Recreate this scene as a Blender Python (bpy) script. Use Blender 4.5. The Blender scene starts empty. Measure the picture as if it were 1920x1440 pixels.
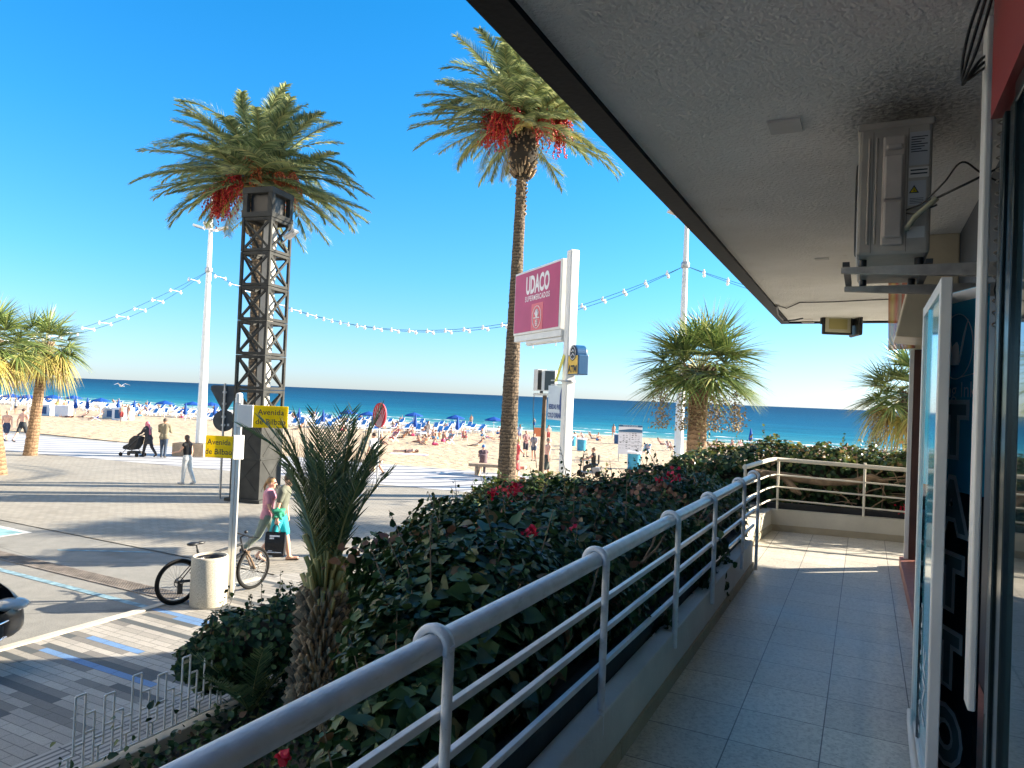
import bpy, bmesh, math, random
import numpy as np
from mathutils import Vector, Matrix
sc = bpy.context.scene
COL = sc.collection
rad = math.radians
random.seed(7)
RNG = np.random.default_rng(11)

# ---------------------------------------------------------------- camera, sky, sun, exposure
YAW = rad(26.5); PITCH = rad(.95); ROLL = rad(2.33); FPX = 1330.; EYE = 3.5
cam = bpy.data.objects.new("camera", bpy.data.cameras.new("camera")); COL.objects.link(cam); sc.camera = cam
cam.data.sensor_width = 36; cam.data.lens = 36 * FPX / 1920; cam.data.clip_start = .05; cam.data.clip_end = 60000
CM = Matrix.Rotation(YAW, 3, 'Z') @ Matrix.Rotation(math.pi / 2 + PITCH, 3, 'X') @ Matrix.Rotation(ROLL, 3, 'Z')
cam.matrix_world = Matrix.Translation((0, 0, EYE)) @ CM.to_4x4()
SUN_AZ = rad(51); SUN_EL = rad(20.5)
world = bpy.data.worlds.new("World"); sc.world = world; world.use_nodes = True
wn, wl = world.node_tree.nodes, world.node_tree.links
sky = wn.new('ShaderNodeTexSky'); sky.sky_type = 'NISHITA'; sky.sun_disc = False
sky.sun_elevation = SUN_EL; sky.sun_rotation = SUN_AZ; sky.air_density = 1.0; sky.dust_density = .25; sky.ozone_density = 3.0; sky.altitude = 0
hs = wn.new('ShaderNodeHueSaturation'); hs.inputs['Hue'].default_value = .5; hs.inputs['Saturation'].default_value = 1.0; hs.inputs['Value'].default_value = 1.0
wtc = wn.new('ShaderNodeTexCoord'); wsx = wn.new('ShaderNodeSeparateXYZ'); wl.new(wtc.outputs['Generated'], wsx.inputs[0])
wr = wn.new('ShaderNodeValToRGB'); we = wr.color_ramp.elements
for p_, c_ in ((0., (.47, .57, .84)), (.06, (.42, .59, .84)), (.16, (.29, .65, .89)), (.32, (.16, .69, .97)), (.55, (.07, .72, 1.04)), (.8, (.6, 1., 1.15)), (1., (.9, 1.1, 1.25))):  # zenith stops, above the view, raised to add fill in the shade
    e_ = we[0] if p_ == 0 else (we[len(we) - 1] if p_ == 1. else we.new(p_)); e_.position = p_; e_.color = (*c_, 1)
wl.new(wsx.outputs[2], wr.inputs[0]); wm = wn.new('ShaderNodeMix'); wm.data_type = 'RGBA'; wm.blend_type = 'MULTIPLY'; wm.inputs[0].default_value = 1
wl.new(sky.outputs[0], wm.inputs[6]); wl.new(wr.outputs[0], wm.inputs[7]); wl.new(wm.outputs[2], hs.inputs['Color']); wl.new(hs.outputs[0], wn['Background'].inputs[0]); wn['Background'].inputs[1].default_value = .08
sl = bpy.data.lights.new("sun", 'SUN'); sl.energy = 5.0; sl.angle = rad(.55); sl.color = (1, .88, .70)
sun = bpy.data.objects.new("sun", sl); COL.objects.link(sun)
SD = Vector((math.sin(SUN_AZ) * math.cos(SUN_EL), math.cos(SUN_AZ) * math.cos(SUN_EL), math.sin(SUN_EL)))
sun.rotation_euler = SD.to_track_quat('Z', 'Y').to_euler(); sun.location = SD * 60
vs = sc.view_settings; vs.view_transform = 'Standard'; vs.look = 'None'; vs.gamma = 1; vs.exposure = 2.06
sc.cycles.max_bounces = 8; sc.cycles.use_denoising = True

# ---------------------------------------------------------------- helpers
def ray(px, py): return CM @ Vector(((px - 960) / FPX, (720 - py) / FPX, -1))
def P(px, py, z=0.):                       # photo pixel -> point on the horizontal plane z
    d = ray(px, py); t = (z - EYE) / d.z; return Vector((0, 0, EYE)) + d * t
FW = Vector((-math.sin(YAW), math.cos(YAW), 0))
def DP(px, py, dist):                      # photo pixel -> point at a distance ahead
    d = ray(px, py); return Vector((0, 0, EYE)) + d * (dist / d.dot(FW))
def sandz(y):
    return float(np.interp(y, [0, 27.3, 33, 45, 60, 90, 100, 140, 400], [-.01, -.01, -.25, -.68, -.92, -1.13, -1.45, -3, -12]))
def PB(px, py):
    z = -.6
    for _ in range(12): p = P(px, py, z); z = .5 * z + .5 * sandz(p.y)
    p.z = sandz(p.y); return p

def tag(o, label=None, cat=None, group=None, kind=None):
    if label: o['label'] = label
    if cat: o['category'] = cat
    if group: o['group'] = group
    if kind: o['kind'] = kind
    return o
def thing(name, label, cat, loc=(0, 0, 0), rz=0, group=None):
    o = bpy.data.objects.new(name, None); COL.objects.link(o); o.location = loc; o.rotation_euler = (0, 0, rz)
    o.empty_display_size = .2
    return tag(o, label, cat, group)
def copy_tree(o, parent=None):
    c = o.copy(); COL.objects.link(c)
    if parent: c.parent = parent
    for ch in list(o.children): copy_tree(ch, c)
    return c
def link_mesh(name, me, mats, parent=None, smooth=False):
    for m in (mats if isinstance(mats, (list, tuple)) else [mats]): me.materials.append(m)
    if smooth: me.polygons.foreach_set('use_smooth', [True] * len(me.polygons))
    o = bpy.data.objects.new(name, me); COL.objects.link(o)
    if parent: o.parent = parent
    return o
def tri_mesh(name, V, T, mats, parent=None, smooth=False, mi=None):
    V = np.asarray(V, np.float32); T = np.asarray(T, np.int32)
    me = bpy.data.meshes.new(name); me.vertices.add(len(V)); me.vertices.foreach_set('co', V.ravel())
    me.loops.add(len(T) * 3); me.loops.foreach_set('vertex_index', T.ravel()); me.polygons.add(len(T))
    me.polygons.foreach_set('loop_start', np.arange(0, len(T) * 3, 3, dtype=np.int32))
    me.polygons.foreach_set('loop_total', np.full(len(T), 3, np.int32))
    if mi is not None: me.polygons.foreach_set('material_index', np.asarray(mi, np.int32))
    me.update(calc_edges=True)
    return link_mesh(name, me, mats, parent, smooth)

def curvy(pts, n=7):                        # smooth path through points
    P_ = [Vector(p) for p in pts]; P_ = [P_[0] * 2 - P_[1]] + P_ + [P_[-1] * 2 - P_[-2]]; out = []
    for i in range(1, len(P_) - 2):
        a, b_, c, d = P_[i - 1:i + 3]
        for k in range(n): t = k / n; out.append(.5 * ((2 * b_) + (c - a) * t + (2 * a - 5 * b_ + 4 * c - d) * t * t + (3 * b_ - a - 3 * c + d) * t ** 3))
    return out + [P_[-2]]
class MB:
    def __init__(s): s.v = []; s.f = []; s.m = []; s.sm = []
    def add(s, vs, fs, m=0, smooth=False):
        n = len(s.v); s.v += [tuple(v) for v in vs]; s.f += [tuple(i + n for i in f) for f in fs]
        s.m += [m] * len(fs); s.sm += [smooth] * len(fs); return s
    def box(s, x0, x1, y0, y1, z0, z1, m=0, M=None):
        v = [Vector((x, y, z)) for z in (z0, z1) for y in (y0, y1) for x in (x0, x1)]
        if M is not None: v = [M @ p for p in v]
        return s.add(v, [(0, 2, 3, 1), (4, 5, 7, 6), (0, 1, 5, 4), (2, 6, 7, 3), (0, 4, 6, 2), (1, 3, 7, 5)], m)
    def beam(s, a, b, w, h, m=0, up=(0, 0, 1)):          # rectangular bar from a to b
        a, b = Vector(a), Vector(b); d = (b - a).normalized(); u = Vector(up)
        if abs(d.dot(u)) > .98: u = Vector((0, 1, 0))
        r = d.cross(u).normalized(); u = r.cross(d)
        v = []
        for p in (a, b):
            for i, j in ((-1, -1), (1, -1), (1, 1), (-1, 1)): v.append(p + r * (i * w / 2) + u * (j * h / 2))
        return s.add(v, [(3, 2, 1, 0), (4, 5, 6, 7), (0, 1, 5, 4), (1, 2, 6, 5), (2, 3, 7, 6), (3, 0, 4, 7)], m)
    def tube(s, pts, r, n=8, m=0, cap=True, smooth=True):
        pts = [Vector(p) for p in pts]; k = len(pts); r = r if isinstance(r, (list, tuple)) else [r] * k
        v = []; u = None
        for i, p in enumerate(pts):
            d = (pts[min(i + 1, k - 1)] - pts[max(i - 1, 0)]).normalized()
            if u is None: u = d.orthogonal().normalized()
            u = (u - d * u.dot(d)).normalized(); w = d.cross(u)
            for j in range(n):
                a = 2 * math.pi * j / n; v.append(p + (u * math.cos(a) + w * math.sin(a)) * r[i])
        f = [(i * n + j, i * n + (j + 1) % n, (i + 1) * n + (j + 1) % n, (i + 1) * n + j) for i in range(k - 1) for j in range(n)]
        s.add(v, f, m, smooth)
        if cap: s.add([v[j] for j in range(n)], [tuple(range(n - 1, -1, -1))], m); s.add([v[(k - 1) * n + j] for j in range(n)], [tuple(range(n))], m)
        return s
    def lathe(s, prof, n=24, m=0, c=(0, 0, 0), smooth=True, M=None):
        v = [Vector((c[0] + r * math.cos(2 * math.pi * j / n), c[1] + r * math.sin(2 * math.pi * j / n), c[2] + z)) for r, z in prof for j in range(n)]
        if M is not None: v = [M @ p for p in v]
        k = len(prof)
        return s.add(v, [(i * n + j, i * n + (j + 1) % n, (i + 1) * n + (j + 1) % n, (i + 1) * n + j) for i in range(k - 1) for j in range(n)], m, smooth)
    def ell(s, c, r, m=0, n=12, k=8, M=None):
        pr = [(max(1e-4, math.sin(math.pi * i / k)), -math.cos(math.pi * i / k)) for i in range(k + 1)]
        A = Matrix.Translation(c) @ (M.to_4x4() if M is not None else Matrix()) @ Matrix.Diagonal((r[0], r[1], r[2], 1))
        return s.lathe(pr, n, m, M=A)
    def prism(s, pts, z0, z1, m=0, M=None):
        n = len(pts); v = [Vector((x, y, z)) for z in (z0, z1) for x, y in pts]
        if M is not None: v = [M @ p for p in v]
        return s.add(v, [tuple(range(n - 1, -1, -1)), tuple(range(n, 2 * n))] + [(i, (i + 1) % n, (i + 1) % n + n, i + n) for i in range(n)], m)
    def torus(s, c, R, r, M=None, n=28, k=8, m=0):
        v = []
        for i in range(n):
            a = 2 * math.pi * i / n
            for j in range(k):
                b = 2 * math.pi * j / k; q = Vector(((R + r * math.cos(b)) * math.cos(a), (R + r * math.cos(b)) * math.sin(a), r * math.sin(b)))
                if M is not None: q = M @ q
                v.append(q + Vector(c))
        return s.add(v, [(i * k + j, ((i + 1) % n) * k + j, ((i + 1) % n) * k + (j + 1) % k, i * k + (j + 1) % k) for i in range(n) for j in range(k)], m, True)
    def build(s, name, mats, parent=None, bevel=0):
        me = bpy.data.meshes.new(name); me.from_pydata(s.v, [], s.f)
        me.polygons.foreach_set('material_index', s.m); me.polygons.foreach_set('use_smooth', s.sm); me.update()
        o = link_mesh(name, me, mats, parent)
        if bevel:
            b = o.modifiers.new('b', 'BEVEL'); b.width = bevel; b.segments = 2; b.limit_method = 'ANGLE'; b.angle_limit = rad(40)
        return o

def text_geo(txt, size, bold=0., sx=1., spacing=1., extrude=.0):
    cu = bpy.data.curves.new('t', 'FONT'); cu.body = txt; cu.size = size; cu.align_x = 'CENTER'; cu.align_y = 'CENTER'
    cu.offset = bold; cu.space_character = spacing; cu.space_line = .85; cu.resolution_u = 3; cu.extrude = extrude
    o = bpy.data.objects.new('t', cu); COL.objects.link(o); bpy.context.view_layer.update()
    me = bpy.data.meshes.new_from_object(o.evaluated_get(bpy.context.evaluated_depsgraph_get()))
    v = [Vector((q.co.x * sx, q.co.y, q.co.z)) for q in me.vertices]; f = [tuple(q.vertices) for q in me.polygons]
    bpy.data.objects.remove(o); bpy.data.curves.remove(cu); bpy.data.meshes.remove(me); return v, f
def put_text(mb, txt, size, O, R, U, m=0, bold=0., sx=1., spacing=1.):
    v, f = text_geo(txt, size, bold, sx, spacing); O, R, U = Vector(O), Vector(R).normalized(), Vector(U).normalized()
    mb.add([O + R * p.x + U * p.y for p in v], f, m)

# ---------------------------------------------------------------- materials
MATS = {}
def mat(name, col, rough=.6, metal=0, bump=0, bscale=30, var=0, vscale=4, spec=None, coat=0, island=None, transl=0, vdetail=5):
    m = bpy.data.materials.new(name); m.use_nodes = True; MATS[name] = m
    n, l = m.node_tree.nodes, m.node_tree.links; b = n['Principled BSDF']
    b.inputs['Base Color'].default_value = (*col, 1); b.inputs['Roughness'].default_value = rough; b.inputs['Metallic'].default_value = metal
    if spec is not None: b.inputs['Specular IOR Level'].default_value = spec
    if coat: b.inputs['Coat Weight'].default_value = coat; b.inputs['Coat Roughness'].default_value = .04
    tc = n.new('ShaderNodeTexCoord'); src = None
    if var:
        t = n.new('ShaderNodeTexNoise'); t.inputs['Scale'].default_value = vscale; t.inputs['Detail'].default_value = vdetail; l.new(tc.outputs['Object'], t.inputs['Vector'])
        r = n.new('ShaderNodeValToRGB'); r.color_ramp.elements[0].position = .3; r.color_ramp.elements[1].position = .7
        r.color_ramp.elements[0].color = (*[c * (1 - var) for c in col], 1); r.color_ramp.elements[1].color = (*[min(1, c * (1 + var)) for c in col], 1)
        l.new(t.outputs['Fac'], r.inputs[0]); src = r.outputs[0]
    if island:
        g = n.new('ShaderNodeNewGeometry'); r = n.new('ShaderNodeValToRGB'); e = r.color_ramp.elements
        while len(e) < len(island): e.new(.5)
        for i, c in enumerate(island):
            pos, cc = c if isinstance(c[0], (int, float)) and len(c) == 2 else (i / (len(island) - 1), c)
            e[i].position = pos; e[i].color = (*cc, 1)
        l.new(g.outputs['Random Per Island'], r.inputs[0]); src = r.outputs[0]
    if src: l.new(src, b.inputs['Base Color'])
    if bump:
        t = n.new('ShaderNodeTexNoise'); t.inputs['Scale'].default_value = bscale; t.inputs['Detail'].default_value = 6; l.new(tc.outputs['Object'], t.inputs['Vector'])
        k = n.new('ShaderNodeBump'); k.inputs['Strength'].default_value = bump; k.inputs['Distance'].default_value = .02
        l.new(t.outputs['Fac'], k.inputs['Height']); l.new(k.outputs[0], b.inputs['Normal'])
    if transl:
        tr = n.new('ShaderNodeBsdfTranslucent'); mx = n.new('ShaderNodeMixShader'); mx.inputs[0].default_value = transl
        if src: l.new(src, tr.inputs['Color'])
        else: tr.inputs['Color'].default_value = (*col, 1)
        l.new(b.outputs[0], mx.inputs[1]); l.new(tr.outputs[0], mx.inputs[2]); l.new(mx.outputs[0], n['Material Output'].inputs[0])
    return m
class NT:                                   # small node-graph writer
    def __init__(s, name, rough=.8):
        s.m = bpy.data.materials.new(name); s.m.use_nodes = True; s.n = s.m.node_tree.nodes; s.l = s.m.node_tree.links
        s.b = s.n['Principled BSDF']; s.b.inputs['Roughness'].default_value = rough
        s.pos = s.n.new('ShaderNodeNewGeometry').outputs['Position']; x = s.n.new('ShaderNodeSeparateXYZ'); s.l.new(s.pos, x.inputs[0])
        s.x, s.y, s.z = x.outputs
    def _in(s, sock, v):
        if hasattr(v, 'default_value'): s.l.new(v, sock)
        elif v is not None: sock.default_value = v
    def math(s, op, a, b=None, c=None, clamp=False):
        k = s.n.new('ShaderNodeMath'); k.operation = op; k.use_clamp = clamp
        s._in(k.inputs[0], a); s._in(k.inputs[1], b)
        if c is not None: s._in(k.inputs[2], c)
        return k.outputs[0]
    def vec(s, x, y, z=0.):
        k = s.n.new('ShaderNodeCombineXYZ'); s._in(k.inputs[0], x); s._in(k.inputs[1], y); s._in(k.inputs[2], z); return k.outputs[0]
    def noise(s, vec=None, scale=1., detail=4, rough=.5, out='Fac'):
        k = s.n.new('ShaderNodeTexNoise'); s.l.new(vec or s.pos, k.inputs['Vector']); k.inputs['Scale'].default_value = scale
        k.inputs['Detail'].default_value = detail; k.inputs['Roughness'].default_value = rough; return k.outputs[out]
    def white(s, vec):
        k = s.n.new('ShaderNodeTexWhiteNoise'); k.noise_dimensions = '2D'; s.l.new(vec, k.inputs['Vector']); return k.outputs['Value']
    def ramp(s, fac, stops, const=False):
        k = s.n.new('ShaderNodeValToRGB'); e = k.color_ramp.elements
        if const: k.color_ramp.interpolation = 'CONSTANT'
        while len(e) < len(stops): e.new(.5)
        for i, (p, c) in enumerate(stops): e[i].position = p; e[i].color = (*c, 1) if len(c) == 3 else c
        s.l.new(fac, k.inputs[0]); return k.outputs[0]
    def mix(s, f, a, b, mode='MIX'):
        k = s.n.new('ShaderNodeMix'); k.data_type = 'RGBA'; k.blend_type = mode; s._in(k.inputs[0], f)
        for i, v in ((6, a), (7, b)):
            if hasattr(v, 'default_value'): s.l.new(v, k.inputs[i])
            else: k.inputs[i].default_value = (*v, 1)
        return k.outputs[2]
    def bump(s, h, strength=.3, dist=.02):
        k = s.n.new('ShaderNodeBump'); k.inputs['Strength'].default_value = strength; k.inputs['Distance'].default_value = dist
        s.l.new(h, k.inputs['Height']); s.l.new(k.outputs[0], s.b.inputs['Normal'])
    def col(s, c): s.l.new(c, s.b.inputs['Base Color']); return s
    def joints(s, px, py, w):               # 1 on the joints of a grid with pitches px, py
        def edge(c, p):
            f = s.math('FRACT', s.math('DIVIDE', c, p)); return s.math('LESS_THAN', s.math('MULTIPLY', s.math('SUBTRACT', .5, s.math('ABSOLUTE', s.math('SUBTRACT', f, .5))), p), w / 2)
        return edge(px[0], px[1]), edge(py[0], py[1])

def m_asphalt():
    t = NT('asphalt', .85); a = t.noise(scale=.35, detail=6); b = t.noise(scale=60, detail=3); c = t.noise(scale=3, detail=8, rough=.7)
    col = t.ramp(a, [(.3, (.195, .187, .162)), (.7, (.26, .248, .218))]); col = t.mix(.5, col, t.ramp(c, [(.35, (.12, .12, .115)), (.65, (.27, .265, .245))]))
    col = t.mix(.35, col, t.ramp(b, [(.35, (.09, .09, .09)), (.65, (.33, .33, .31))])); st_ = t.noise(scale=.9, detail=3); col = t.mix(t.math('MULTIPLY', t.math('SUBTRACT', st_, .57), 6., clamp=True), col, (.13, .125, .11)); cr_ = t.n.new('ShaderNodeTexVoronoi'); cr_.feature = 'DISTANCE_TO_EDGE'; cr_.inputs['Scale'].default_value = .28; t.l.new(t.n.new('ShaderNodeVectorMath').outputs[0], cr_.inputs['Vector']) if False else t.l.new(t.noise(scale=.6, detail=4, out='Color') if False else t.pos, cr_.inputs['Vector']); col = t.mix(t.math('MULTIPLY', t.math('LESS_THAN', cr_.outputs['Distance'], .0035), .55), col, (.07, .07, .065)); t.col(col); t.bump(b, .35, .006); return t.m
def m_plaza():
    t = NT('plaza pavers', .8); rw, cw = .14, .26
    ang = rad(12); X = t.math('ADD', t.math('MULTIPLY', t.x, math.cos(ang)), t.math('MULTIPLY', t.y, math.sin(ang))); Y = t.math('SUBTRACT', t.math('MULTIPLY', t.y, math.cos(ang)), t.math('MULTIPLY', t.x, math.sin(ang)))
    row = t.math('FLOOR', t.math('DIVIDE', Y, rw)); xs = t.math('ADD', X, t.math('MULTIPLY', t.math('MODULO', row, 2.), cw / 2))
    jx, jy = t.joints((xs, cw), (Y, rw), .016); j = t.math('MAXIMUM', jx, jy)
    w = t.white(t.vec(t.math('FLOOR', t.math('DIVIDE', xs, cw)), row)); n = t.noise(scale=.5, detail=5)
    c = t.ramp(w, [(0, (.25, .228, .19)), (1, (.34, .315, .268))]); c = t.mix(.4, c, t.ramp(n, [(.3, (.19, .175, .15)), (.7, (.355, .33, .283))]))
    c = t.mix(t.math('MULTIPLY', j, .75), c, (.10, .10, .095)); t.col(c); t.bump(t.math('SUBTRACT', t.noise(scale=40, detail=3), j), .5, .01); return t.m
def m_prom():
    t = NT('promenade tiles', .7)
    d = t.math('ADD', t.math('MULTIPLY', t.x, .70), t.math('MULTIPLY', t.y, .72)); e = t.math('SUBTRACT', t.math('MULTIPLY', t.x, .72), t.math('MULTIPLY', t.y, .70))
    wv = t.math('MULTIPLY', t.math('SINE', t.math('MULTIPLY', d, .85)), .42)
    s = t.math('FRACT', t.math('DIVIDE', t.math('ADD', e, wv), 1.15)); dark = t.math('LESS_THAN', s, .3)
    jx, jy = t.joints((t.x, .4), (t.y, .4), .012); j = t.math('MAXIMUM', jx, jy); n = t.noise(scale=2.5, detail=6)
    c = t.mix(dark, (.56, .555, .56), (.23, .23, .25)); c = t.mix(.35, c, t.mix(n, (.25, .25, .25), (.7, .7, .7)), 'MULTIPLY')
    c = t.mix(t.math('MULTIPLY', j, .4), c, (.15, .15, .15)); t.col(c); return t.m
def m_pave():
    t = NT('striped pavement blocks', .75); rw, cw = .115, .36
    row = t.math('FLOOR', t.math('DIVIDE', t.y, rw)); off = t.math('MULTIPLY', t.white(t.vec(row, 3.3)), 5.)
    xs = t.math('ADD', t.x, off); jx, jy = t.joints((xs, cw), (t.y, rw), .01); j = t.math('MAXIMUM', jx, jy)
    row2 = t.math('FLOOR', t.math('DIVIDE', t.y, rw * 1.)); run = t.math('FLOOR', t.math('DIVIDE', xs, cw * 3))
    w = t.white(t.vec(run, t.math('ADD', row2, .5))); big = t.noise(t.vec(t.math('MULTIPLY', run, cw * 3), t.math('MULTIPLY', row2, rw * 1.8)), .55, 1)
    w = t.math('ADD', w, t.math('MULTIPLY', t.math('SUBTRACT', big, .5), 1.5), clamp=True)
    c = t.ramp(w, [(0, (.085, .095, .10)), (.2, (.19, .18, .165)), (.36, (.335, .315, .28)), (.75, (.40, .375, .335))], True); c = t.mix(t.math('GREATER_THAN', t.white(t.vec(t.math('ADD', run, .37), row2)), .965), c, (.13, .25, .46))
    g = t.noise(scale=180, detail=2); c = t.mix(.4, c, t.ramp(g, [(.35, (.3, .3, .3)), (.65, (1.2, 1.2, 1.2))]), 'MULTIPLY')
    n = t.noise(scale=1.4, detail=7); c = t.mix(.5, c, t.ramp(n, [(.3, (.7, .7, .7)), (.7, (1.1, 1.1, 1.1))]), 'MULTIPLY')
    c = t.mix(t.math('MULTIPLY', j, .7), c, (.06, .06, .06)); t.col(c); t.bump(t.math('SUBTRACT', g, j), .35, .006); return t.m
def m_tact():
    t = NT('grooved tactile strip', .75); s = t.math('FRACT', t.math('DIVIDE', t.x, .075)); g = t.math('LESS_THAN', s, .42)
    jx, jy = t.joints((t.x, .6), (t.y, .6), .012); n = t.noise(scale=3, detail=6)
    c = t.mix(g, (.38, .36, .33), (.12, .12, .12)); c = t.mix(jy, c, (.08, .08, .08)); c = t.mix(.4, c, t.ramp(n, [(.3, (.7, .7, .7)), (.7, (1.1, 1.1, 1.1))]), 'MULTIPLY'); t.col(c); t.bump(t.math('SUBTRACT', 1., g), .5, .01); return t.m
def m_floor():
    t = NT('terrazzo tiles', .42); x = t.math('ADD', t.x, .94); y = t.math('SUBTRACT', t.y, 3.95)
    jx, jy = t.joints((x, .4), (y, .4), .006); j = t.math('MAXIMUM', jx, jy)
    a = t.noise(scale=55, detail=3, rough=.6); v = t.noise(scale=1.7, detail=6)
    w = t.white(t.vec(t.math('FLOOR', t.math('DIVIDE', x, .4)), t.math('FLOOR', t.math('DIVIDE', y, .4))))
    c = t.ramp(a, [(.33, (.42, .40, .36)), (.5, (.58, .555, .50)), (.66, (.66, .63, .57))]); c = t.mix(.5, c, t.ramp(v, [(.3, (.74, .73, .71)), (.7, (1.08, 1.06, 1.0))]), 'MULTIPLY')
    c = t.mix(.6, c, t.ramp(w, [(0, (.86, .86, .86)), (1, (1.08, 1.08, 1.08))]), 'MULTIPLY')
    sp = t.n.new('ShaderNodeTexVoronoi'); sp.inputs['Scale'].default_value = 45; t.l.new(t.pos, sp.inputs['Vector']); c = t.mix(t.math('MULTIPLY', t.math('LESS_THAN', sp.outputs['Distance'], .16), .5), c, (.14, .13, .11))
    g_ = t.noise(scale=4.5, detail=8, rough=.7); c = t.mix(t.math('MULTIPLY', t.math('SUBTRACT', g_, .62), 5., clamp=True), c, (.22, .20, .17)); c = t.mix(t.math('MULTIPLY', j, .85), c, (.045, .045, .045)); t.col(c)
    t._in(t.b.inputs['Roughness'], t.math('ADD', t.math('MULTIPLY', v, .3), .27)); t.bump(t.math('SUBTRACT', t.math('MULTIPLY', a, .4), j), .25, .004); return t.m
def m_sand():
    t = NT('sand', .95); a = t.noise(t.vec(t.x, t.math('MULTIPLY', t.y, .8)), 1.9, 6, .62); b = t.noise(scale=.12, detail=3); wet = t.ramp(t.math('ADD', t.y, t.math('MULTIPLY', t.noise(scale=.08, detail=2), 6.)), [(0, (0, 0, 0)), (1, (1, 1, 1))])
    v = t.n.new('ShaderNodeTexVoronoi'); v.feature = 'SMOOTH_F1'; v.inputs['Scale'].default_value = 1.6; t.l.new(t.pos, v.inputs['Vector'])
    c = t.ramp(b, [(.3, (.47, .345, .215)), (.7, (.54, .405, .26))]); c = t.mix(.5, c, t.ramp(a, [(.33, (.62, .60, .56)), (.55, (1.05, 1.05, 1.05))]), 'MULTIPLY')
    wf = t.math('DIVIDE', t.math('SUBTRACT', t.y, 85.), 5., clamp=True); c = t.mix(wf, c, (.30, .23, .14)); t.col(c)
    t.bump(t.math('ADD', a, t.math('MULTIPLY', v.outputs['Distance'], .7)), 1., .22); return t.m
def m_sea():
    t = NT('sea water', .35); d = t.math('SUBTRACT', t.y, 89.)
    n1 = t.noise(t.vec(t.math('MULTIPLY', t.x, .25), t.y), .045, 4); dd = t.math('ADD', d, t.math('MULTIPLY', t.math('SUBTRACT', n1, .5), t.math('ADD', 8., t.math('MULTIPLY', d, .8))))
    k = t.math('LOGARITHM', t.math('MAXIMUM', dd, 1.5), 10.); kk = t.math('DIVIDE', k, 3.6)
    c = t.ramp(kk, [(.04, (.16, .30, .27)), (.28, (.045, .21, .235)), (.43, (.010, .14, .205)), (.58, (.003, .075, .145)), (.78, (.001, .034, .082)), (1, (.001, .022, .062))])
    w = t.noise(t.vec(t.math('MULTIPLY', t.x, .22), t.y), .55, 5, .6); w2 = t.noise(t.vec(t.math('MULTIPLY', t.x, .35), t.y), .12, 4, .6)
    c = t.mix(.6, c, t.ramp(w, [(.35, (.5, .6, .68)), (.65, (1.45, 1.35, 1.25))]), 'MULTIPLY'); c = t.mix(.5, c, t.ramp(w2, [(.35, (.6, .7, .75)), (.65, (1.35, 1.25, 1.2))]), 'MULTIPLY')
    cap = t.noise(t.vec(t.math('MULTIPLY', t.x, .35), t.y), .21, 6, .7); c = t.mix(t.math('MULTIPLY', t.math('SUBTRACT', cap, .705), 14., clamp=True), c, (.75, .8, .82))
    t.col(c); t.b.inputs['Specular IOR Level'].default_value = .3; t.b.inputs['IOR'].default_value = 1.05; t.bump(t.math('ADD', w, w2), .6, .5); return t.m
def m_foam():
    t = NT('foam', .8); n = t.noise(t.vec(t.math('MULTIPLY', t.x, .4), t.y), .9, 6, .7); t.b.inputs['Base Color'].default_value = (.85, .87, .86, 1)
    a = t.math('MULTIPLY', t.math('SUBTRACT', n, .47), 9., clamp=True); t.l.new(a, t.b.inputs['Alpha']); return t.m
def m_plaster(name, col, bs, bump_s, rough=.9, dirt=.25):
    t = NT(name, rough); n = t.noise(scale=bs, detail=3, rough=.6); v = t.noise(scale=1.1, detail=7, rough=.65)
    c = t.ramp(v, [(.3, tuple(q * (1 - dirt) for q in col)), (.7, tuple(min(1, q * 1.06) for q in col))]); t.col(c); t.bump(n, bump_s, .02); return t.m
def m_soffit():
    t = NT('textured soffit plaster', .9); n = t.noise(scale=42, detail=3, rough=.55); n2 = t.noise(scale=95, detail=2); v = t.noise(scale=1.3, detail=6, rough=.6)
    c = t.ramp(v, [(.3, (.76, .74, .70)), (.7, (.90, .88, .85))]); pe_ = t.noise(scale=2.2, detail=7, rough=.75); c = t.mix(t.math('MULTIPLY', t.math('SUBTRACT', pe_, .64), 9., clamp=True), c, (.52, .48, .41))
    dx = t.math('SUBTRACT', t.x, .12); dy = t.math('DIVIDE', t.math('SUBTRACT', t.y, 3.75), 1.8); r = t.math('SQRT', t.math('ADD', t.math('MULTIPLY', dx, dx), t.math('MULTIPLY', dy, dy)))
    soot = t.math('SUBTRACT', 1., t.math('DIVIDE', t.math('ADD', r, t.math('MULTIPLY', t.math('SUBTRACT', n, .5), .5)), .33), clamp=True)
    c = t.mix(t.math('MULTIPLY', soot, .8), c, (.07, .07, .07)); t.col(c); t.bump(t.math('ADD', n, t.math('MULTIPLY', n2, .4)), .8, .022); return t.m

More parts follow.
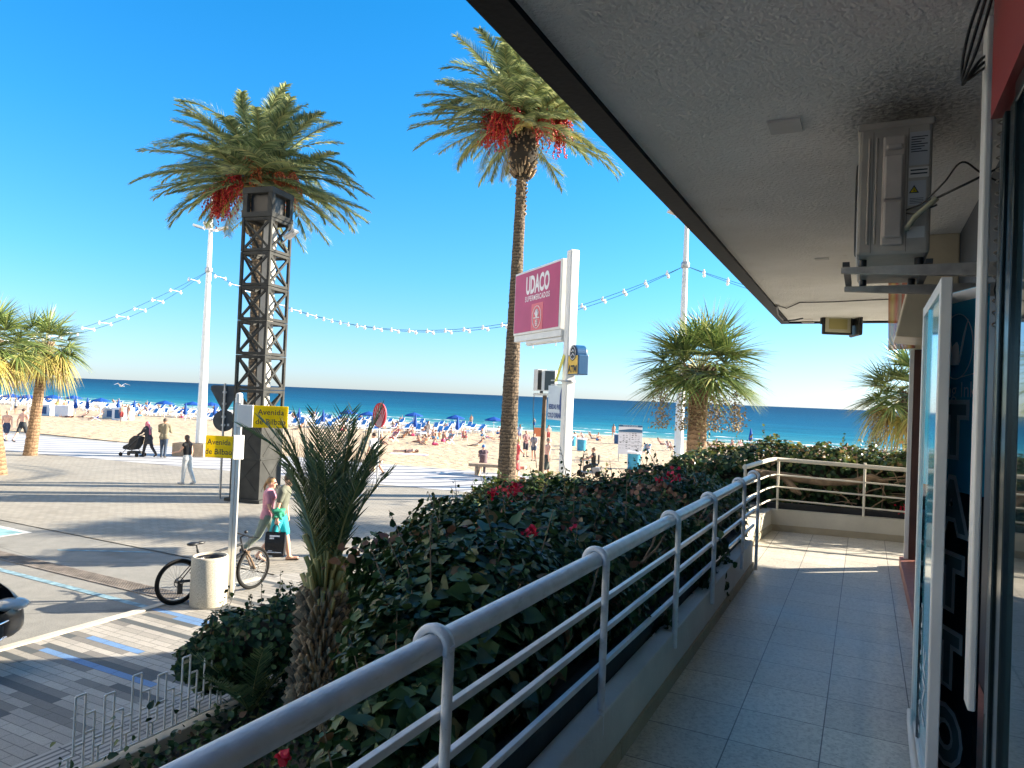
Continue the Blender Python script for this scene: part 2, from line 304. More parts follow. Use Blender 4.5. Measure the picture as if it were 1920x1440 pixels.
MA = dict(
 asphalt=m_asphalt(), plaza=m_plaza(), prom=m_prom(), pave=m_pave(), tact=m_tact(), floor=m_floor(), sand=m_sand(), sea=m_sea(), foam=m_foam(), soffit=m_soffit(),
 cream=m_plaster('cream painted plaster', (.60, .565, .47), 26, .35), whitewall=m_plaster('white painted plaster', (.62, .61, .57), 30, .3, .8, .22),
 soil=m_plaster('garden soil', (.075, .06, .045), 30, 1., .95, .5), skirt=m_plaster('stone skirting', (.42, .36, .25), 40, .4, .7, .35),
 navy=mat('dark fascia paint', (.004, .006, .010), .6, bump=.1, spec=.2), membrane=mat('bitumen membrane', (.016, .018, .02), .75, bump=.4, bscale=8, var=.4),
 whitemetal=mat('white railing paint', (.74, .76, .78), .28, bump=.2, bscale=38, var=.14, vscale=14), whitepaint=mat('white enamel', (.70, .70, .68), .4, var=.06),
 galv=mat('galvanised steel', (.42, .43, .44), .45, .6, var=.15, vscale=12), alu=mat('brushed aluminium', (.62, .62, .60), .35, .7, var=.08),
 concrete=mat('pale concrete', (.47, .43, .36), .85, bump=.4, bscale=60, var=.16, vscale=3), terr=mat('speckled concrete bin', (.47, .43, .35), .85, bump=.5, bscale=120, var=.3, vscale=70),
 towerg=mat('grey steel lattice paint', (.042, .043, .041), .7, bump=.2, bscale=14, var=.3, vscale=2.5, spec=.15), towerc=mat('tower core render', (.55, .52, .47), .8, var=.15, vscale=2),
 black=mat('black plastic', (.012, .012, .013), .42, var=.2), rubber=mat('tyre rubber', (.012, .012, .012), .85, bump=.3, bscale=80, spec=.15), darkm=mat('dark grey metal', (.05, .052, .055), .5, .3, var=.3, vscale=8),
 brownm=mat('brown painted steel', (.075, .028, .018), .5, var=.2, vscale=6), step=mat('red stone step', (.33, .13, .10), .5, bump=.1, var=.2, vscale=8), rust=mat('rusty pole', (.10, .065, .04), .8, var=.4, vscale=8, bump=.3),
 yellow=mat('yellow sign', (.90, .72, .0), .5, var=.04, vscale=3, transl=.5), ink=mat('dark lettering', (.03, .035, .04), .6), white=mat('white print', (.78, .77, .78), .5), red=mat('red print', (.55, .03, .05), .5, var=.1),
 magenta=mat('faded magenta panel', (.46, .05, .14), .45, var=.10, vscale=1.5), salmon=mat('salmon panel', (.68, .15, .17), .45), blue=mat('blue panel', (.008, .08, .20), .4), atmy=mat('amber panel', (.72, .46, .05), .4, var=.08, vscale=10),
 parasol=mat('blue canvas', (.008, .085, .38), .7, var=.2, vscale=3, transl=.25), lounge=mat('blue mesh fabric', (.10, .30, .55), .7, var=.4, vscale=2), plasticw=mat('white plastic', (.72, .74, .76), .4),
 bluebin=mat('turquoise bin plastic', (.03, .28, .45), .5, var=.15), ac=mat('dusty beige casing', (.40, .36, .31), .5, bump=.12, bscale=50, var=.18, vscale=5), acdark=mat('grille dark', (.03, .03, .03), .7),
 wood=mat('weathered timber', (.33, .24, .16), .8, bump=.4, bscale=20, var=.3, vscale=8), branch=mat('bare branch bark', (.20, .14, .09), .9, bump=.8, bscale=25, var=.4, vscale=9),
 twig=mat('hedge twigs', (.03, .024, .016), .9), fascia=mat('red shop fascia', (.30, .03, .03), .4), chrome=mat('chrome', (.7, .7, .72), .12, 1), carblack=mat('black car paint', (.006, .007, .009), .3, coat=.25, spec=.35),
 carglass=mat('car glass', (.01, .012, .014), .05, spec=.8), lampglass=mat('clear lamp glass', (.30, .33, .35), .08, spec=.9), flood=mat('floodlight lens', (.55, .52, .38), .25), led=mat('amber led plate', (.42, .36, .14), .5),
)
def m_trunk(name, c0, c1, ringscale, rough=.95):
    t = NT(name, rough); tc = t.n.new('ShaderNodeTexCoord').outputs['Object']; s = t.n.new('ShaderNodeSeparateXYZ'); t.l.new(tc, s.inputs[0])
    a = t.noise(tc, 9, 5); z = t.math('ADD', t.math('MULTIPLY', s.outputs[2], ringscale), t.math('MULTIPLY', a, 1.6)); w = t.math('FRACT', z); n = t.noise(tc, 22, 5, .65)
    c = t.ramp(t.math('MULTIPLY', t.math('ADD', w, n), .5), [(.25, c0), (.7, c1)]); t.col(c); t.bump(t.math('ADD', w, n), .9, .03); return t.m
t = NT('white railing paint worn', .28); n_ = t.noise(scale=14, detail=5); w_ = t.noise(scale=55, detail=6, rough=.7); st_ = t.noise(t.vec(t.math('MULTIPLY', t.x, 9.), t.math('MULTIPLY', t.y, 2.), t.math('MULTIPLY', t.z, 9.)), 5, 4)
c = t.ramp(n_, [(.3, (.62, .64, .66)), (.7, (.78, .80, .82))]); c = t.mix(t.math('MULTIPLY', t.math('SUBTRACT', st_, .60), 4., clamp=True), c, (.42, .42, .40)); c = t.mix(t.math('MULTIPLY', t.math('SUBTRACT', w_, .70), 14., clamp=True), c, (.22, .12, .06)); t.col(c); t.bump(t.noise(scale=38, detail=4), .25, .01); MA['whitemetal'] = t.m
MA['datetrunk'] = m_trunk('date palm bark', (.040, .030, .022), (.20, .145, .095), 9); MA['fantrunk'] = m_trunk('fan palm bark', (.13, .075, .042), (.33, .21, .12), 7)
MA['boot'] = mat('cut frond stubs', (.27, .19, .11), .9, island=[(.10, .065, .035), (.27, .18, .10), (.40, .30, .18)])
MA['bootdark'] = mat('fibrous frond stubs', (.2, .15, .1), .95, island=[(.05, .035, .02), (.16, .115, .07), (.30, .23, .14)])
MA['frond'] = mat('date palm leaflets', (.1, .13, .07), .42, island=[(.08, .125, .065), (.17, .225, .095), (.31, .36, .14), (.52, .52, .24)], transl=.2, spec=.4)
MA['ydfrond'] = mat('young palm leaflets', (.05, .08, .04), .4, island=[(.04, .08, .035), (.09, .145, .06), (.16, .20, .08)], transl=.2)
MA['fan'] = mat('fan palm segments', (.07, .13, .04), .45, island=[(.055, .10, .035), (.11, .17, .045), (.20, .26, .07), (.30, .30, .10)], transl=.25)
MA['fanold'] = mat('yellowing fan segments', (.4, .28, .07), .6, island=[(.20, .20, .05), (.40, .35, .08), (.54, .43, .12), (.27, .17, .07)], transl=.2)
mat('olive frond stalk', (.28, .27, .10), .5, var=.2)
MA['fruit'] = mat('red dates', (.4, .05, .03), .5, island=[(.28, .006, .014), (.50, .015, .02), (.66, .06, .03)])
MA['fruito'] = mat('orange dates', (.6, .15, .04), .5, island=[(.42, .04, .02), (.70, .15, .04), (.75, .28, .10)])
MA['stalk'] = mat('date stalks', (.55, .30, .05), .6); MA['seed'] = mat('dry seed sprays', (.3, .2, .12), .9, island=[(.16, .10, .06), (.33, .24, .13), (.25, .22, .10)])
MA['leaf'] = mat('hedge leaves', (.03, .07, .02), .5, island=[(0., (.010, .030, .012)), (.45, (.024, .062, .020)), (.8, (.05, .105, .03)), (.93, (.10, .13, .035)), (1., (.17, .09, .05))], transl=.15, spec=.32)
MA['leafsun'] = mat('sunlit hedge tip leaves', (.1, .15, .04), .4, island=[(0., (.03, .07, .025)), (.4, (.08, .13, .035)), (.75, (.20, .22, .05)), (1., (.30, .17, .07))], transl=.25, spec=.5)  # lighter copy of the leaf colours, sunlight on the tips put into the colour
MA['bract'] = mat('crimson bracts', (.6, .02, .06), .55, island=[(.40, .006, .015), (.62, .012, .04), (.70, .03, .09)], transl=.3)
MA['glassd'] = mat('dark shop glass', (.012, .03, .038), .03, spec=1.)
MA['bluefilm'] = mat('blue window film', (.07, .44, .64), .10, spec=.5, coat=.15)
MA['blackfilm'] = mat('black glossy vinyl', (.006, .01, .014), .05, spec=.9, coat=.6)

# ---------------------------------------------------------------- the ground
def sheet(name, pts, z, m, kind='structure', sub=None):
    b = MB(); b.add([(x, y, z) for x, y in pts], [tuple(range(len(pts)))]); o = b.build(name, m); o['kind'] = kind; return o
sheet('ground', [(-400, -120), (300, -120), (300, 28.2), (-400, 28.2)], -.05, MA['asphalt'])
b = MB(); ys = [26.3, 28, 30, 33, 37, 41, 45, 50, 55, 60, 70, 80, 90, 95, 100, 120, 140]
xs = list(np.linspace(-400, 300, 15))
b.add([(x, y, sandz(y)) for y in ys for x in xs], [(j * 15 + i, j * 15 + i + 1, (j + 1) * 15 + i + 1, (j + 1) * 15 + i) for j in range(len(ys) - 1) for i in range(14)], 0, True)
b.build('beach_sand', MA['sand'])['kind'] = 'structure'
b = MB(); ys = [85, 160, 300, 700, 2000, 8000, 40000]; xs = [-40000, -8000, -1500, -300, 0, 300, 1500, 8000, 40000]
b.add([(x, y, -1.12) for y in ys for x in xs], [(j * 9 + i, j * 9 + i + 1, (j + 1) * 9 + i + 1, (j + 1) * 9 + i) for j in range(len(ys) - 1) for i in range(8)])
b.build('sea', MA['sea'])['kind'] = 'structure'
fo = MB()
for y0, wd, ph, h in ((88.6, 1.3, 0, .02), (93.5, 1.6, 2, .10), (103, .9, 4, .06)):
    pts = [(x, y0 + 1.0 * math.sin(x * .045 + ph) + .5 * math.sin(x * .17 + ph)) for x in np.linspace(-220, 70, 150)]
    v = []; 
    for x, y in pts: ww = wd * (.55 + .45 * math.sin(x * .11 + ph)); v += [(x, y - ww, -1.11), (x, y, -1.11 + h), (x, y + ww * .6, -1.11)]
    fo.add(v, [q for i in range(149) for q in ((3 * i, 3 * i + 3, 3 * i + 4, 3 * i + 1), (3 * i + 1, 3 * i + 4, 3 * i + 5, 3 * i + 2))], 0, True)
tag(fo.build('surf_foam', MA['foam']), kind='stuff')
def lines(f, x0, x1, n=24): return [(x, f(x)) for x in np.linspace(x0, x1, n)]
fprom0 = lambda x: 21.9 + .13 * (x + 13.3) if x < -4 else 23.1 + .02 * (x + 4)
fprom1 = lambda x: 28.0 + .115 * (x + 16) if x < 0 else 29.8
sheet('promenade', lines(fprom0, -130, 80) + lines(fprom1, -130, 80)[::-1], .012, MA['prom'])
pk = MB(); e = lines(fprom1, -130, 80, 40)
for a, c in zip(e, e[1:]): pk.beam((a[0], a[1] + .1, -.1), (c[0], c[1] + .1, -.1), .2, .24)
pk.build('promenade_kerb', MA['concrete'])['kind'] = 'structure'
sheet('plaza', [(-130, 9.85), (-9.6, 9.95), (-8.6, 10.9), (-2.9, 10.9), (80, 10.9)] + lines(lambda x: fprom0(x) + .2, -130, 80)[::-1], .004, MA['plaza'])
sheet('road', [(-130, -60), (-9.62, -60), (-9.62, 9.9), (-130, 9.9)], 0, MA['asphalt'])
sheet('pavement', [(-9.7, -60), (-2.6, -60), (-2.6, 11.0), (-8.6, 11.0), (-9.7, 10.0)], .008, MA['pave'])
b = MB(); b.box(-9.82, -9.68, -60, 9.6, -.02, .03); b.build('pavement_kerb', MA['concrete'], bevel=.01)['kind'] = 'structure'
sheet('tactile_strip', [(-6.72, -5), (-6.08, -5), (-6.08, 9.5), (-6.72, 9.5)], .013, MA['tact'])
mk = MB()
def mark(x0, x1, y0, y1, m): mk.add([(x0, y0, .006), (x1, y0, .006), (x1, y1, .006), (x0, y1, .006)], [(0, 1, 2, 3)], m)
mark(-17.6, -9.75, 7.36, 7.48, 0); mark(-13.2, -13.08, 4.4, 9.2, 0) if False else None
mark(-24, -16.6, 9.42, 9.54, 1); mark(-16.72, -16.6, 8.5, 9.42, 1); mark(-24, -16.72, 8.5, 9.42, 2)
mk.add([(-14.6, 8.9, .006), (-14.5, 8.85, .006), (-12.9, 9.8, .006), (-13.05, 9.82, .006)], [(0, 1, 2, 3)], 0)
mk.build('road_marking', [mat('worn blue line', (.17, .28, .34), .8, var=.45, vscale=7), mat('worn white line', (.6, .6, .58), .8, var=.3, vscale=7), mat('pale blue bay', (.20, .36, .38), .8, var=.25, vscale=3)])['kind'] = 'structure'
# drain grate: frame and crossing bars
g = MB()
for x in np.arange(-19, -9.75, .06):
    g.beam((x, 7.86, .008), (x + .30, 8.16, .008), .016, .012); g.beam((x + .30, 7.86, .008), (x, 8.16, .008), .016, .012)
g.beam((-19, 7.84, .008), (-9.75, 7.84, .008), .03, .014); g.beam((-19, 8.18, .008), (-9.75, 8.18, .008), .03, .014)
dr = thing('drain_grate', 'long rusty lattice drain grate set across the asphalt road', 'drain grate'); g.build('grate', mat('rusty cast iron', (.20, .175, .155), .8, var=.4, vscale=5), dr)
b = MB(); b.box(-19, -9.75, 7.85, 8.17, -.02, .004); b.build('channel', MA['acdark'], dr)
sheet('garden_soil', [(-5.82, -8), (-2.6, -8), (-2.6, 9.2), (-5.82, 9.2)], .02, MA['soil'])

# ---------------------------------------------------------------- terrace, planter, parapet
FZ = 1.9
b = MB(); b.prism([(-.94, -6), (16, -6), (16, 10.6), (.8, 10.2), (-1.2, 9.9), (-1.25, 7.3), (-.94, 7.3)], 0, FZ); b.build('terrace_floor', MA['floor'])['kind'] = 'structure'
pw = thing('planter_wall', 'white kerb wall carrying the near railing, with black membrane behind it', 'wall')
b = MB(); b.box(-1.04, -.94, -3, 7.3, 1.80, 2.185); b.build('kerb_wall', MA['whitewall'], pw, bevel=.008)
b = MB(); b.box(-1.13, -1.043, -3, 7.27, 1.85, 2.275); b.add([(-1.13, -3, 2.27), (-1.13, 7.27, 2.27), (-1.6, 7.27, 2.20), (-1.6, -3, 2.20)], [(0, 1, 2, 3)]); b.build('membrane', MA['membrane'], pw, bevel=.01)
b = MB(); b.box(-1.7, -1.14, -3, 8.2, 0, 2.02); b.build('planter_body', MA['cream'], pw)
b = MB()
for i in range(18): y0 = -2.9 + i * .6; b.box(-.9395, -.925, y0, min(y0 + .592, 7.29), FZ, FZ + .075)
b.build('skirting', MA['skirt'], pw)
FARP = [(-1.20, 8.2), (-1.10, 9.80), (.75, 10.07), (7, 10.95)]
fw = thing('parapet_wall', 'low cream parapet wall with stone skirting closing the far end of the terrace', 'wall')
b = MB(); s1 = MB(); m1 = MB()
for (x0, y0), (x1, y1) in zip(FARP, FARP[1:]):
    b.beam((x0, y0, 2.0), (x1, y1, 2.0), .12, .34); d = Vector((x1 - x0, y1 - y0, 0)).normalized(); n = Vector((d.y, -d.x, 0)) * .068
    s1.beam((x0 + n.x, y0 + n.y, 1.94), (x1 + n.x, y1 + n.y, 1.94), .014, .085)
    q = Vector((-d.y, d.x, 0)) * .12; m1.beam((x0 + q.x, y0 + q.y, 2.12), (x1 + q.x, y1 + q.y, 2.12), .11, .24)
b.build('wall_face', MA['cream'], fw); s1.build('skirting', MA['skirt'], fw); m1.build('membrane', MA['membrane'], fw)
b = MB(); b.prism([(-1.5, 8.3), (-1.3, 10.0), (7, 11.3), (7, 12.4), (-2.6, 11.3), (-2.6, 8.3)], 0, 2.0); tag(b.build('far_planter', MA['cream']), 'low planter bed holding the far hedge beyond the parapet', 'planter')

def railx(y): return -1.03 + .0145 * (y - .9)
rl = thing('railing', 'near white tubular railing with hooked posts and three lower bars beside the walkway', 'railing')
tp = MB(); ysr = [-2.5] + list(np.linspace(-1, 6.9, 30)) + [7.12]
tp.tube([(railx(y), y, 2.82) for y in ysr] , .0335, 20); tp.build('handrail', MA['whitemetal'], rl)
pys = [P(*q, 2.82).y for q in ((833, 1215), (1117, 1050), (1250, 975), (1332, 938), (1387, 908))]
for i, y in enumerate([pys[0] - 1.1] + pys + [7.17]):
    p = MB(); x = railx(y); r = .046; zb = 1.93 if i == 6 else 2.10
    r = .048; pts = [(x + r, y, zb), (x + r, y, 2.83)]
    p.tube(pts, .0155, 12); 
    aa = np.linspace(-.35, math.pi * 1.25, 20); vv = []
    for a in aa:
        for rr_, yy_ in ((.0345, -.010), (.043, -.019), (.056, -.019), (.060, 0.), (.056, .019), (.043, .019)): vv.append((x + rr_ * math.cos(a), y + yy_, 2.82 + rr_ * math.sin(a)))
    p.add(vv, [(6 * i_ + j_, 6 * i_ + (j_ + 1) % 6, 6 * i_ + 6 + (j_ + 1) % 6, 6 * i_ + 6 + j_) for i_ in range(19) for j_ in range(6)] + [(0, 1, 2, 3, 4, 5), (119, 118, 117, 116, 115, 114)], 0, True); p.build('post', MA['whitemetal'], rl)
for z in (2.64, 2.505, 2.36):
    p = MB(); p.beam((railx(-2.5) + .018, -2.5, z), (railx(7.15) + .018, 7.15, z), .022, .024); p.build('bar', MA['whitemetal'], rl, bevel=.003)
fr = thing('railing', 'far cream railing with three thin bars above the end parapet in front of the hedge', 'railing')
RP = [(-1.18, 8.25, 2.81), (-1.07, 9.5, 2.82), (-1.01, 9.76, 2.82), (-.75, 9.84, 2.81), (.75, 10.04, 2.78), (7, 10.92, 2.75)]
whf = mat('far cream railing paint', (.66, .62, .52), .5, var=.12, vscale=6)  # even cream tone for the far railing, slightly varied by noise
p = MB(); p.tube(RP, .026, 14); p.build('handrail', whf, fr)
for dz in (.20, .355, .515):
    p = MB(); p.tube([(x, y, z - dz) for x, y, z in RP], .011, 8); p.build('bar', whf, fr)
for x, y in ((-1.18, 8.3), (-.98, 9.79), (.02, 9.95), (1.6, 10.16), (3.2, 10.38), (4.8, 10.6)):
    p = MB(); p.tube([(x, y, 2.15), (x, y, 2.84)], .015, 8); p.build('post', whf, fr)

# ---------------------------------------------------------------- the building with its canopy and shop front
bd = thing('building', 'tall building with a deep plaster canopy over the walkway shops', 'building')
cp = MB(); cp.box(-1.15, 16, -14, 12.40, 4.90, 5.16); cano = cp.build('canopy', MA['soffit'], bd)
cp = MB(); cp.box(-1.29, -1.153, -14, 12.54, 4.875, 5.3); cp.box(-1.153, 16, 12.403, 12.54, 4.875, 5.3); cp.build('fascia_band', MA['navy'], cano)
cp = MB(); cp.box(.7, 16, -14, 12.1, 5.165, 26); cp.build('upper_wall', MA['cream'], bd)
cp = MB(); cp.box(.62, 16, 2.9, 8.36, FZ, 4.898); cp.box(.47, 16, -8, 2.75, FZ, 4.898); cp.build('shop_wall', mat('dark blue wall paint', (.018, .026, .04), .5, var=.3, vscale=3), bd)
cp = MB(); cp.box(.362, .618, 1.2, 8.44, FZ, FZ + .10); cp.build('door_step', MA['step'], bd, bevel=.006)
cp = MB(); cp.box(.44, .53, 8.33, 8.43, FZ + .1, 4.14); pil = cp.build('pillar', MA['brownm'], bd)
cp = MB(); cp.box(.40, .437, 8.34, 8.42, FZ + .1, 4.14); cp.build('trim', MA['whitepaint'], pil)
gw = MB(); gw.box(.375, .40, -6, 2.44, FZ + .12, 4.40); gw.build('window', MA['glassd'], bd)
gw = MB(); dk = mat('dark anodised frame', (.02, .035, .04), .15, .5, spec=.9)
gw.box(.36, .41, 2.44, 2.52, FZ + .02, 4.42); gw.box(.352, .41, 2.55, 2.60, FZ + .02, 4.42); gw.box(.37, .41, 2.60, 2.76, FZ + .02, 4.42); gw.box(.36, .41, -6, 2.44, 4.401, 4.46); gw.box(.36, .41, -6, 2.44, FZ + .02, FZ + .12); gw.box(.372, .41, 2.52, 2.55, FZ + .02, 4.42)
gw.build('window_frame', dk, bd, bevel=.004)
gw = MB(); gw.box(.338, .362, 2.86, 2.96, 2.50, 4.87); gw.build('white_duct', MA['whitepaint'], bd, bevel=.006)
gw = MB(); gw.box(.34, .46, -6, 2.74, 4.465, 4.897); gw.build('sign_fascia', MA['fascia'], bd)
gw = MB(); gw.box(.42, .50, 2.96, 3.04, 3.9, 4.896); gw.box(.52, .60, 3.1, 3.16, 3.8, 4.896); gw.build('conduit', MA['ac'], bd, bevel=.01)
cb = MB(); pts = []
for i in range(260):
    t = i / 259; z = 4.80 - t * 1.0; a = t * 150; rr = .012; pts.append((.40 + rr * math.cos(a), 2.96 + rr * math.sin(a), z))
cb.tube(pts, .003, 5, cap=False); cb.build('coiled_cable', MA['ac'], bd)
cb = MB()
for k in range(3):
    cb.tube(curvy([(.33, 1.2, 4.87 - .01 * k), (.32, 2.0, 4.86 - .01 * k), (.30 + .012 * k, 2.5, 4.84), (.27 + .015 * k, 2.75, 4.76 - .02 * k), (.27, 2.86, 4.66 - .01 * k), (.33, 2.9, 4.70 + .02 * k), (.42, 2.97, 4.80)]), .005, 6)
cb.tube([(.41, 2.93, 4.1), (.40, 2.92, 4.0), (.385, 2.9, 3.93), (.40, 2.9, 3.85), (.41, 2.94, 3.8)], .003, 5)
cb.build('loose_cable', MA['black'], bd)
for (x0, x1, y0, y1, h) in ((-.47, -.32, 3.63, 3.80, .012), (-.46, -.34, 7.15, 7.23, .006)):
    cv = MB(); cv.box(x0, x1, y0, y1, 4.899 - h, 4.899); cv.build('cover_plate', mat('plate white', (.58, .57, .55), .7, var=.08), cano)
cb = MB(); cb.tube([P(1455, 572, 4.885), P(1475, 578, 4.88), P(1500, 567, 4.885), P(1560, 566, 4.88), P(1620, 563, 4.885), P(1690, 560, 4.885)], .008, 6)
cb.tube([P(1456, 574, 4.88), P(1459, 590, 4.86), P(1468, 600, 4.85)], .012, 6); cb.tube([P(1468, 602, 4.86), P(1490, 600, 4.84), P(1505, 597, 4.85)], .012, 6)
cb.build('soffit_cable', MA['black'], cano)
# light, thin peeling crack marks on the soffit rim
# AC unit
ac = thing('air_conditioner', 'dusty beige outdoor air conditioning unit hung under the canopy on wall brackets', 'air conditioner', (0, 0, 0))
X0, X1, Y0, Y1, Z0, Z1 = -.06, .235, 3.60, 4.42, 4.205, 4.80
a = MB(); a.box(X0, X1, Y0, Y1, Z0, Z1); a.build('casing', MA['ac'], ac, bevel=.016)
a = MB(); a.box(X0 - .006, X1 + .006, Y0 - .006, Y1 + .006, Z1 - .02, Z1 + .012); a.build('top_cover', MA['ac'], ac, bevel=.006)
a = MB()
for x in (X0 + .045, X0 + .075): a.tube([(x, Y0 - .001, Z0 + .05), (x, Y0 - .001, Z1 - .06)], .0055, 8)
a.box(X0 + .060, X0 + .0615, Y0 - .002, Y0, Z0 + .01, Z1 - .03, 1); a.box(X0 + .2, X0 + .2015, Y0 - .002, Y0, Z0 + .01, Z1 - .03, 1); a.build('side_rib', [MA['ac'], MA['acdark']], ac)
a = MB(); acv = mat('service cover paint', (.46, .41, .37), .4, var=.2, vscale=6)
cx0, cx1, cz0, cz1 = X0 + .10, X0 + .19, Z0 + .04, Z1 - .06; Yf = Y0 - .02
a.box(cx0, cx1, Yf, Y0, cz0, cz1); a.box(cx0 + .008, cx1 - .008, Yf - .022, Yf, cz0 + .03, cz1 - .30); a.box(cx0 + .008, cx1 - .008, Yf - .016, Yf, cz1 - .29, cz1 - .09); a.box(cx0 + .012, cx1 - .012, Yf - .024, Yf, cz1 - .07, cz1 - .045)
a.build('service_cover', acv, ac, bevel=.009)
a = MB(); lx0, lx1 = X0 + .205, X1 - .012
a.box(lx0, lx1, Y0 - .003, Y0, Z1 - .20, Z1 - .05, 0); a.box(lx0, lx1, Y0 - .003, Y0, Z1 - .255, Z1 - .21, 1); a.box(lx0, lx1 - .01, Y0 - .003, Y0, Z1 - .38, Z1 - .27, 0); a.box(lx0, lx1 - .01, Y0 - .003, Y0, Z0 + .07, Z0 + .12, 1)
for k in range(7): a.box(lx0 + .006, lx1 - .008 - .012 * (k % 3), Y0 - .0045, Y0 - .003, Z1 - .075 - .011 * k, Z1 - .071 - .011 * k, 2)
for k in range(2): a.box(lx0 + .006, lx1 - .006, Y0 - .0045, Y0 - .003, Z1 - .225 - .016 * k, Z1 - .219 - .016 * k, 2)
for k in range(4): a.box(lx0 + .006, lx1 - .018, Y0 - .0045, Y0 - .003, Z1 - .35 - .007 * k, Z1 - .348 - .007 * k, 2)
tz, tx = Z1 - .325, lx0 + .022
a.add([(tx - .020, Y0 - .0045, tz), (tx + .020, Y0 - .0045, tz), (tx, Y0 - .0045, tz + .036)], [(0, 1, 2)], 2); a.add([(tx - .013, Y0 - .006, tz + .004), (tx + .013, Y0 - .006, tz + .004), (tx, Y0 - .006, tz + .027)], [(0, 1, 2)], 3); a.add([(tx - .002, Y0 - .0068, tz + .007), (tx + .003, Y0 - .0068, tz + .007), (tx, Y0 - .0068, tz + .02)], [(0, 1, 2)], 2)
a.build('sticker', [mat('rating label', (.42, .43, .45), .5), mat('white label', (.62, .60, .56), .5), MA['ink'], MA['yellow']], ac)
a = MB(); a.torus((X0 - .004, (Y0 + Y1) / 2 - .05, (Z0 + Z1) / 2), .22, .008, Matrix.Rotation(math.pi / 2, 3, 'Y'))
for r in (.06, .10, .14, .18): a.torus((X0 - .004, (Y0 + Y1) / 2 - .05, (Z0 + Z1) / 2), r, .003, Matrix.Rotation(math.pi / 2, 3, 'Y'), 28, 5)
a.build('fan_grille', MA['acdark'], ac)
for y in (3.70, 4.28):
    a = MB(); v = [(-.12, y - .018, 4.17), (-.12, y - .018, 4.145), (.62, y - .018, 4.10), (.62, y - .018, 4.17)]
    a.add(v + [(p[0], p[1] + .036, p[2]) for p in v], [(0, 1, 2, 3), (7, 6, 5, 4), (0, 4, 5, 1), (1, 5, 6, 2), (2, 6, 7, 3), (3, 7, 4, 0)])
    for x in (-.03, .2): a.tube([(x, y, 4.17), (x, y, 4.203)], .018, 8, 1)
    a.build('bracket_arm', [mat('dirty bracket paint', (.42, .39, .36), .6, var=.3, vscale=12) if 'dirty bracket paint' not in MATS else MATS['dirty bracket paint'], MA['black']], ac)
a = MB(); a.beam((-.10, 3.68, 4.185), (-.10, 4.30, 4.185), .03, .02); a.beam((.24, 3.68, 4.185), (.24, 4.30, 4.185), .03, .02); a.build('support_rail', MA['darkm'], ac)
a = MB(); a.tube([(X0 + .20, Y0 - .02, 4.31), (.17, 3.53, 4.35), (.25, 3.50, 4.42)], .012, 8); a.build('insulated_pipe', mat('pipe lagging', (.30, .30, .22), .8, var=.2), ac)
a = MB(); a.tube(curvy([(X0 + .20, Y0 - .01, 4.40), (.2, 3.52, 4.41), (.27, 3.45, 4.47), (.33, 3.42, 4.54), (.42, 3.5, 4.50), (.6, 3.6, 4.42)]), .004, 6); a.tube(curvy([(.25, 3.50, 4.42), (.35, 3.42, 4.45), (.48, 3.42, 4.51), (.61, 3.45, 4.53)]), .005, 6); a.tube([(X0 + .20, Y0 - .012, 4.385), (.17, 3.55, 4.37), (.25, 3.5, 4.39)], .004, 6); a.build('cable', MA['black'], ac)
# open glass door with blue film
dr = thing('glass_door', 'open glass shop door in a white frame with blue film, standing on the red step', 'door')
fm = MATS.get('white enamel')
a = MB(); yA, yB, zA, zB = 3.20, 4.15, 1.93, 4.03
a.box(.250, .290, yA, yA + .055, zA, zB); a.box(.250, .290, yB - .05, yB, zA, zB); a.box(.251, .289, yA + .055, yB - .05, zB - .05, zB); a.box(.251, .289, yA + .055, yB - .05, zA, zA + .07); a.build('frame', MA['whitepaint'], dr, bevel=.004)
a = MB(); a.box(.262, .278, yA + .055, yB - .05, zA + .07, zB - .05); a.build('glass', MA['bluefilm'], dr)
a = MB(); 
for k, (tx, sz) in enumerate((("TATTOO", .15), ("INK", .20))): put_text(a, tx, sz, (.2605, 3.55 + .22 * (1 - k) * 1.0 + .02, 2.32 - .0 * k), (0, 0, 1), (0, 1, 0), 0, .002)
a.build('lettering', MA['white'], dr)
a = MB(); a.tube([(.235, 3.1, 1.92), (.238, 3.5, 1.935), (.24, 4.0, 1.99), (.242, 4.06, 2.03)], .014, 8); a.build('door_sweep', MA['whitepaint'], dr)
# black sign panel
sp = thing('shop_sign', 'glossy black and blue vertical tattoo sign panel behind the white door frame', 'sign')
Pa, Pb = Vector((.430, 3.415, 0)), Vector((.262, 3.83, 0)); dd = (Pa - Pb).normalized(); nn = Vector((-dd.y, dd.x, 0)); nn = nn if nn.y < 0 else -nn
a = MB(); a.beam((Pb.x, Pb.y, 2.55), (Pa.x, Pa.y, 2.55), .02, 1.24); a.build('panel', MA['blackfilm'], sp)
a = MB(); a.beam((Pb.x, Pb.y, 3.60), (Pa.x, Pa.y, 3.60), .0205, .86); a.build('blue_film', MA['bluefilm'], sp)
a = MB(); a.beam((Pb.x, Pb.y, 4.005), (Pa.x, Pa.y, 4.005), .022, .045); a.build('white_band', MA['white'], sp)
a = MB(); c0 = Pa * .5 + Pb * .5 + dd * .03; cc = lambda z: c0 + nn * .0125 + Vector((0, 0, z))
for k, ch in enumerate("TATTOO"): put_text(a, ch, .29, cc(3.42 - k * .325), dd, (0, 0, 1), 0, .030); 
a2 = MB()
for k, ch in enumerate("TATTOO"): put_text(a2, ch, .29, cc(3.42 - k * .325) + nn * .002, dd, (0, 0, 1), 0, .010)
put_text(a, "Ring Ink", .095, cc(3.60), dd, (0, 0, 1)); 
cw = cc(3.79)
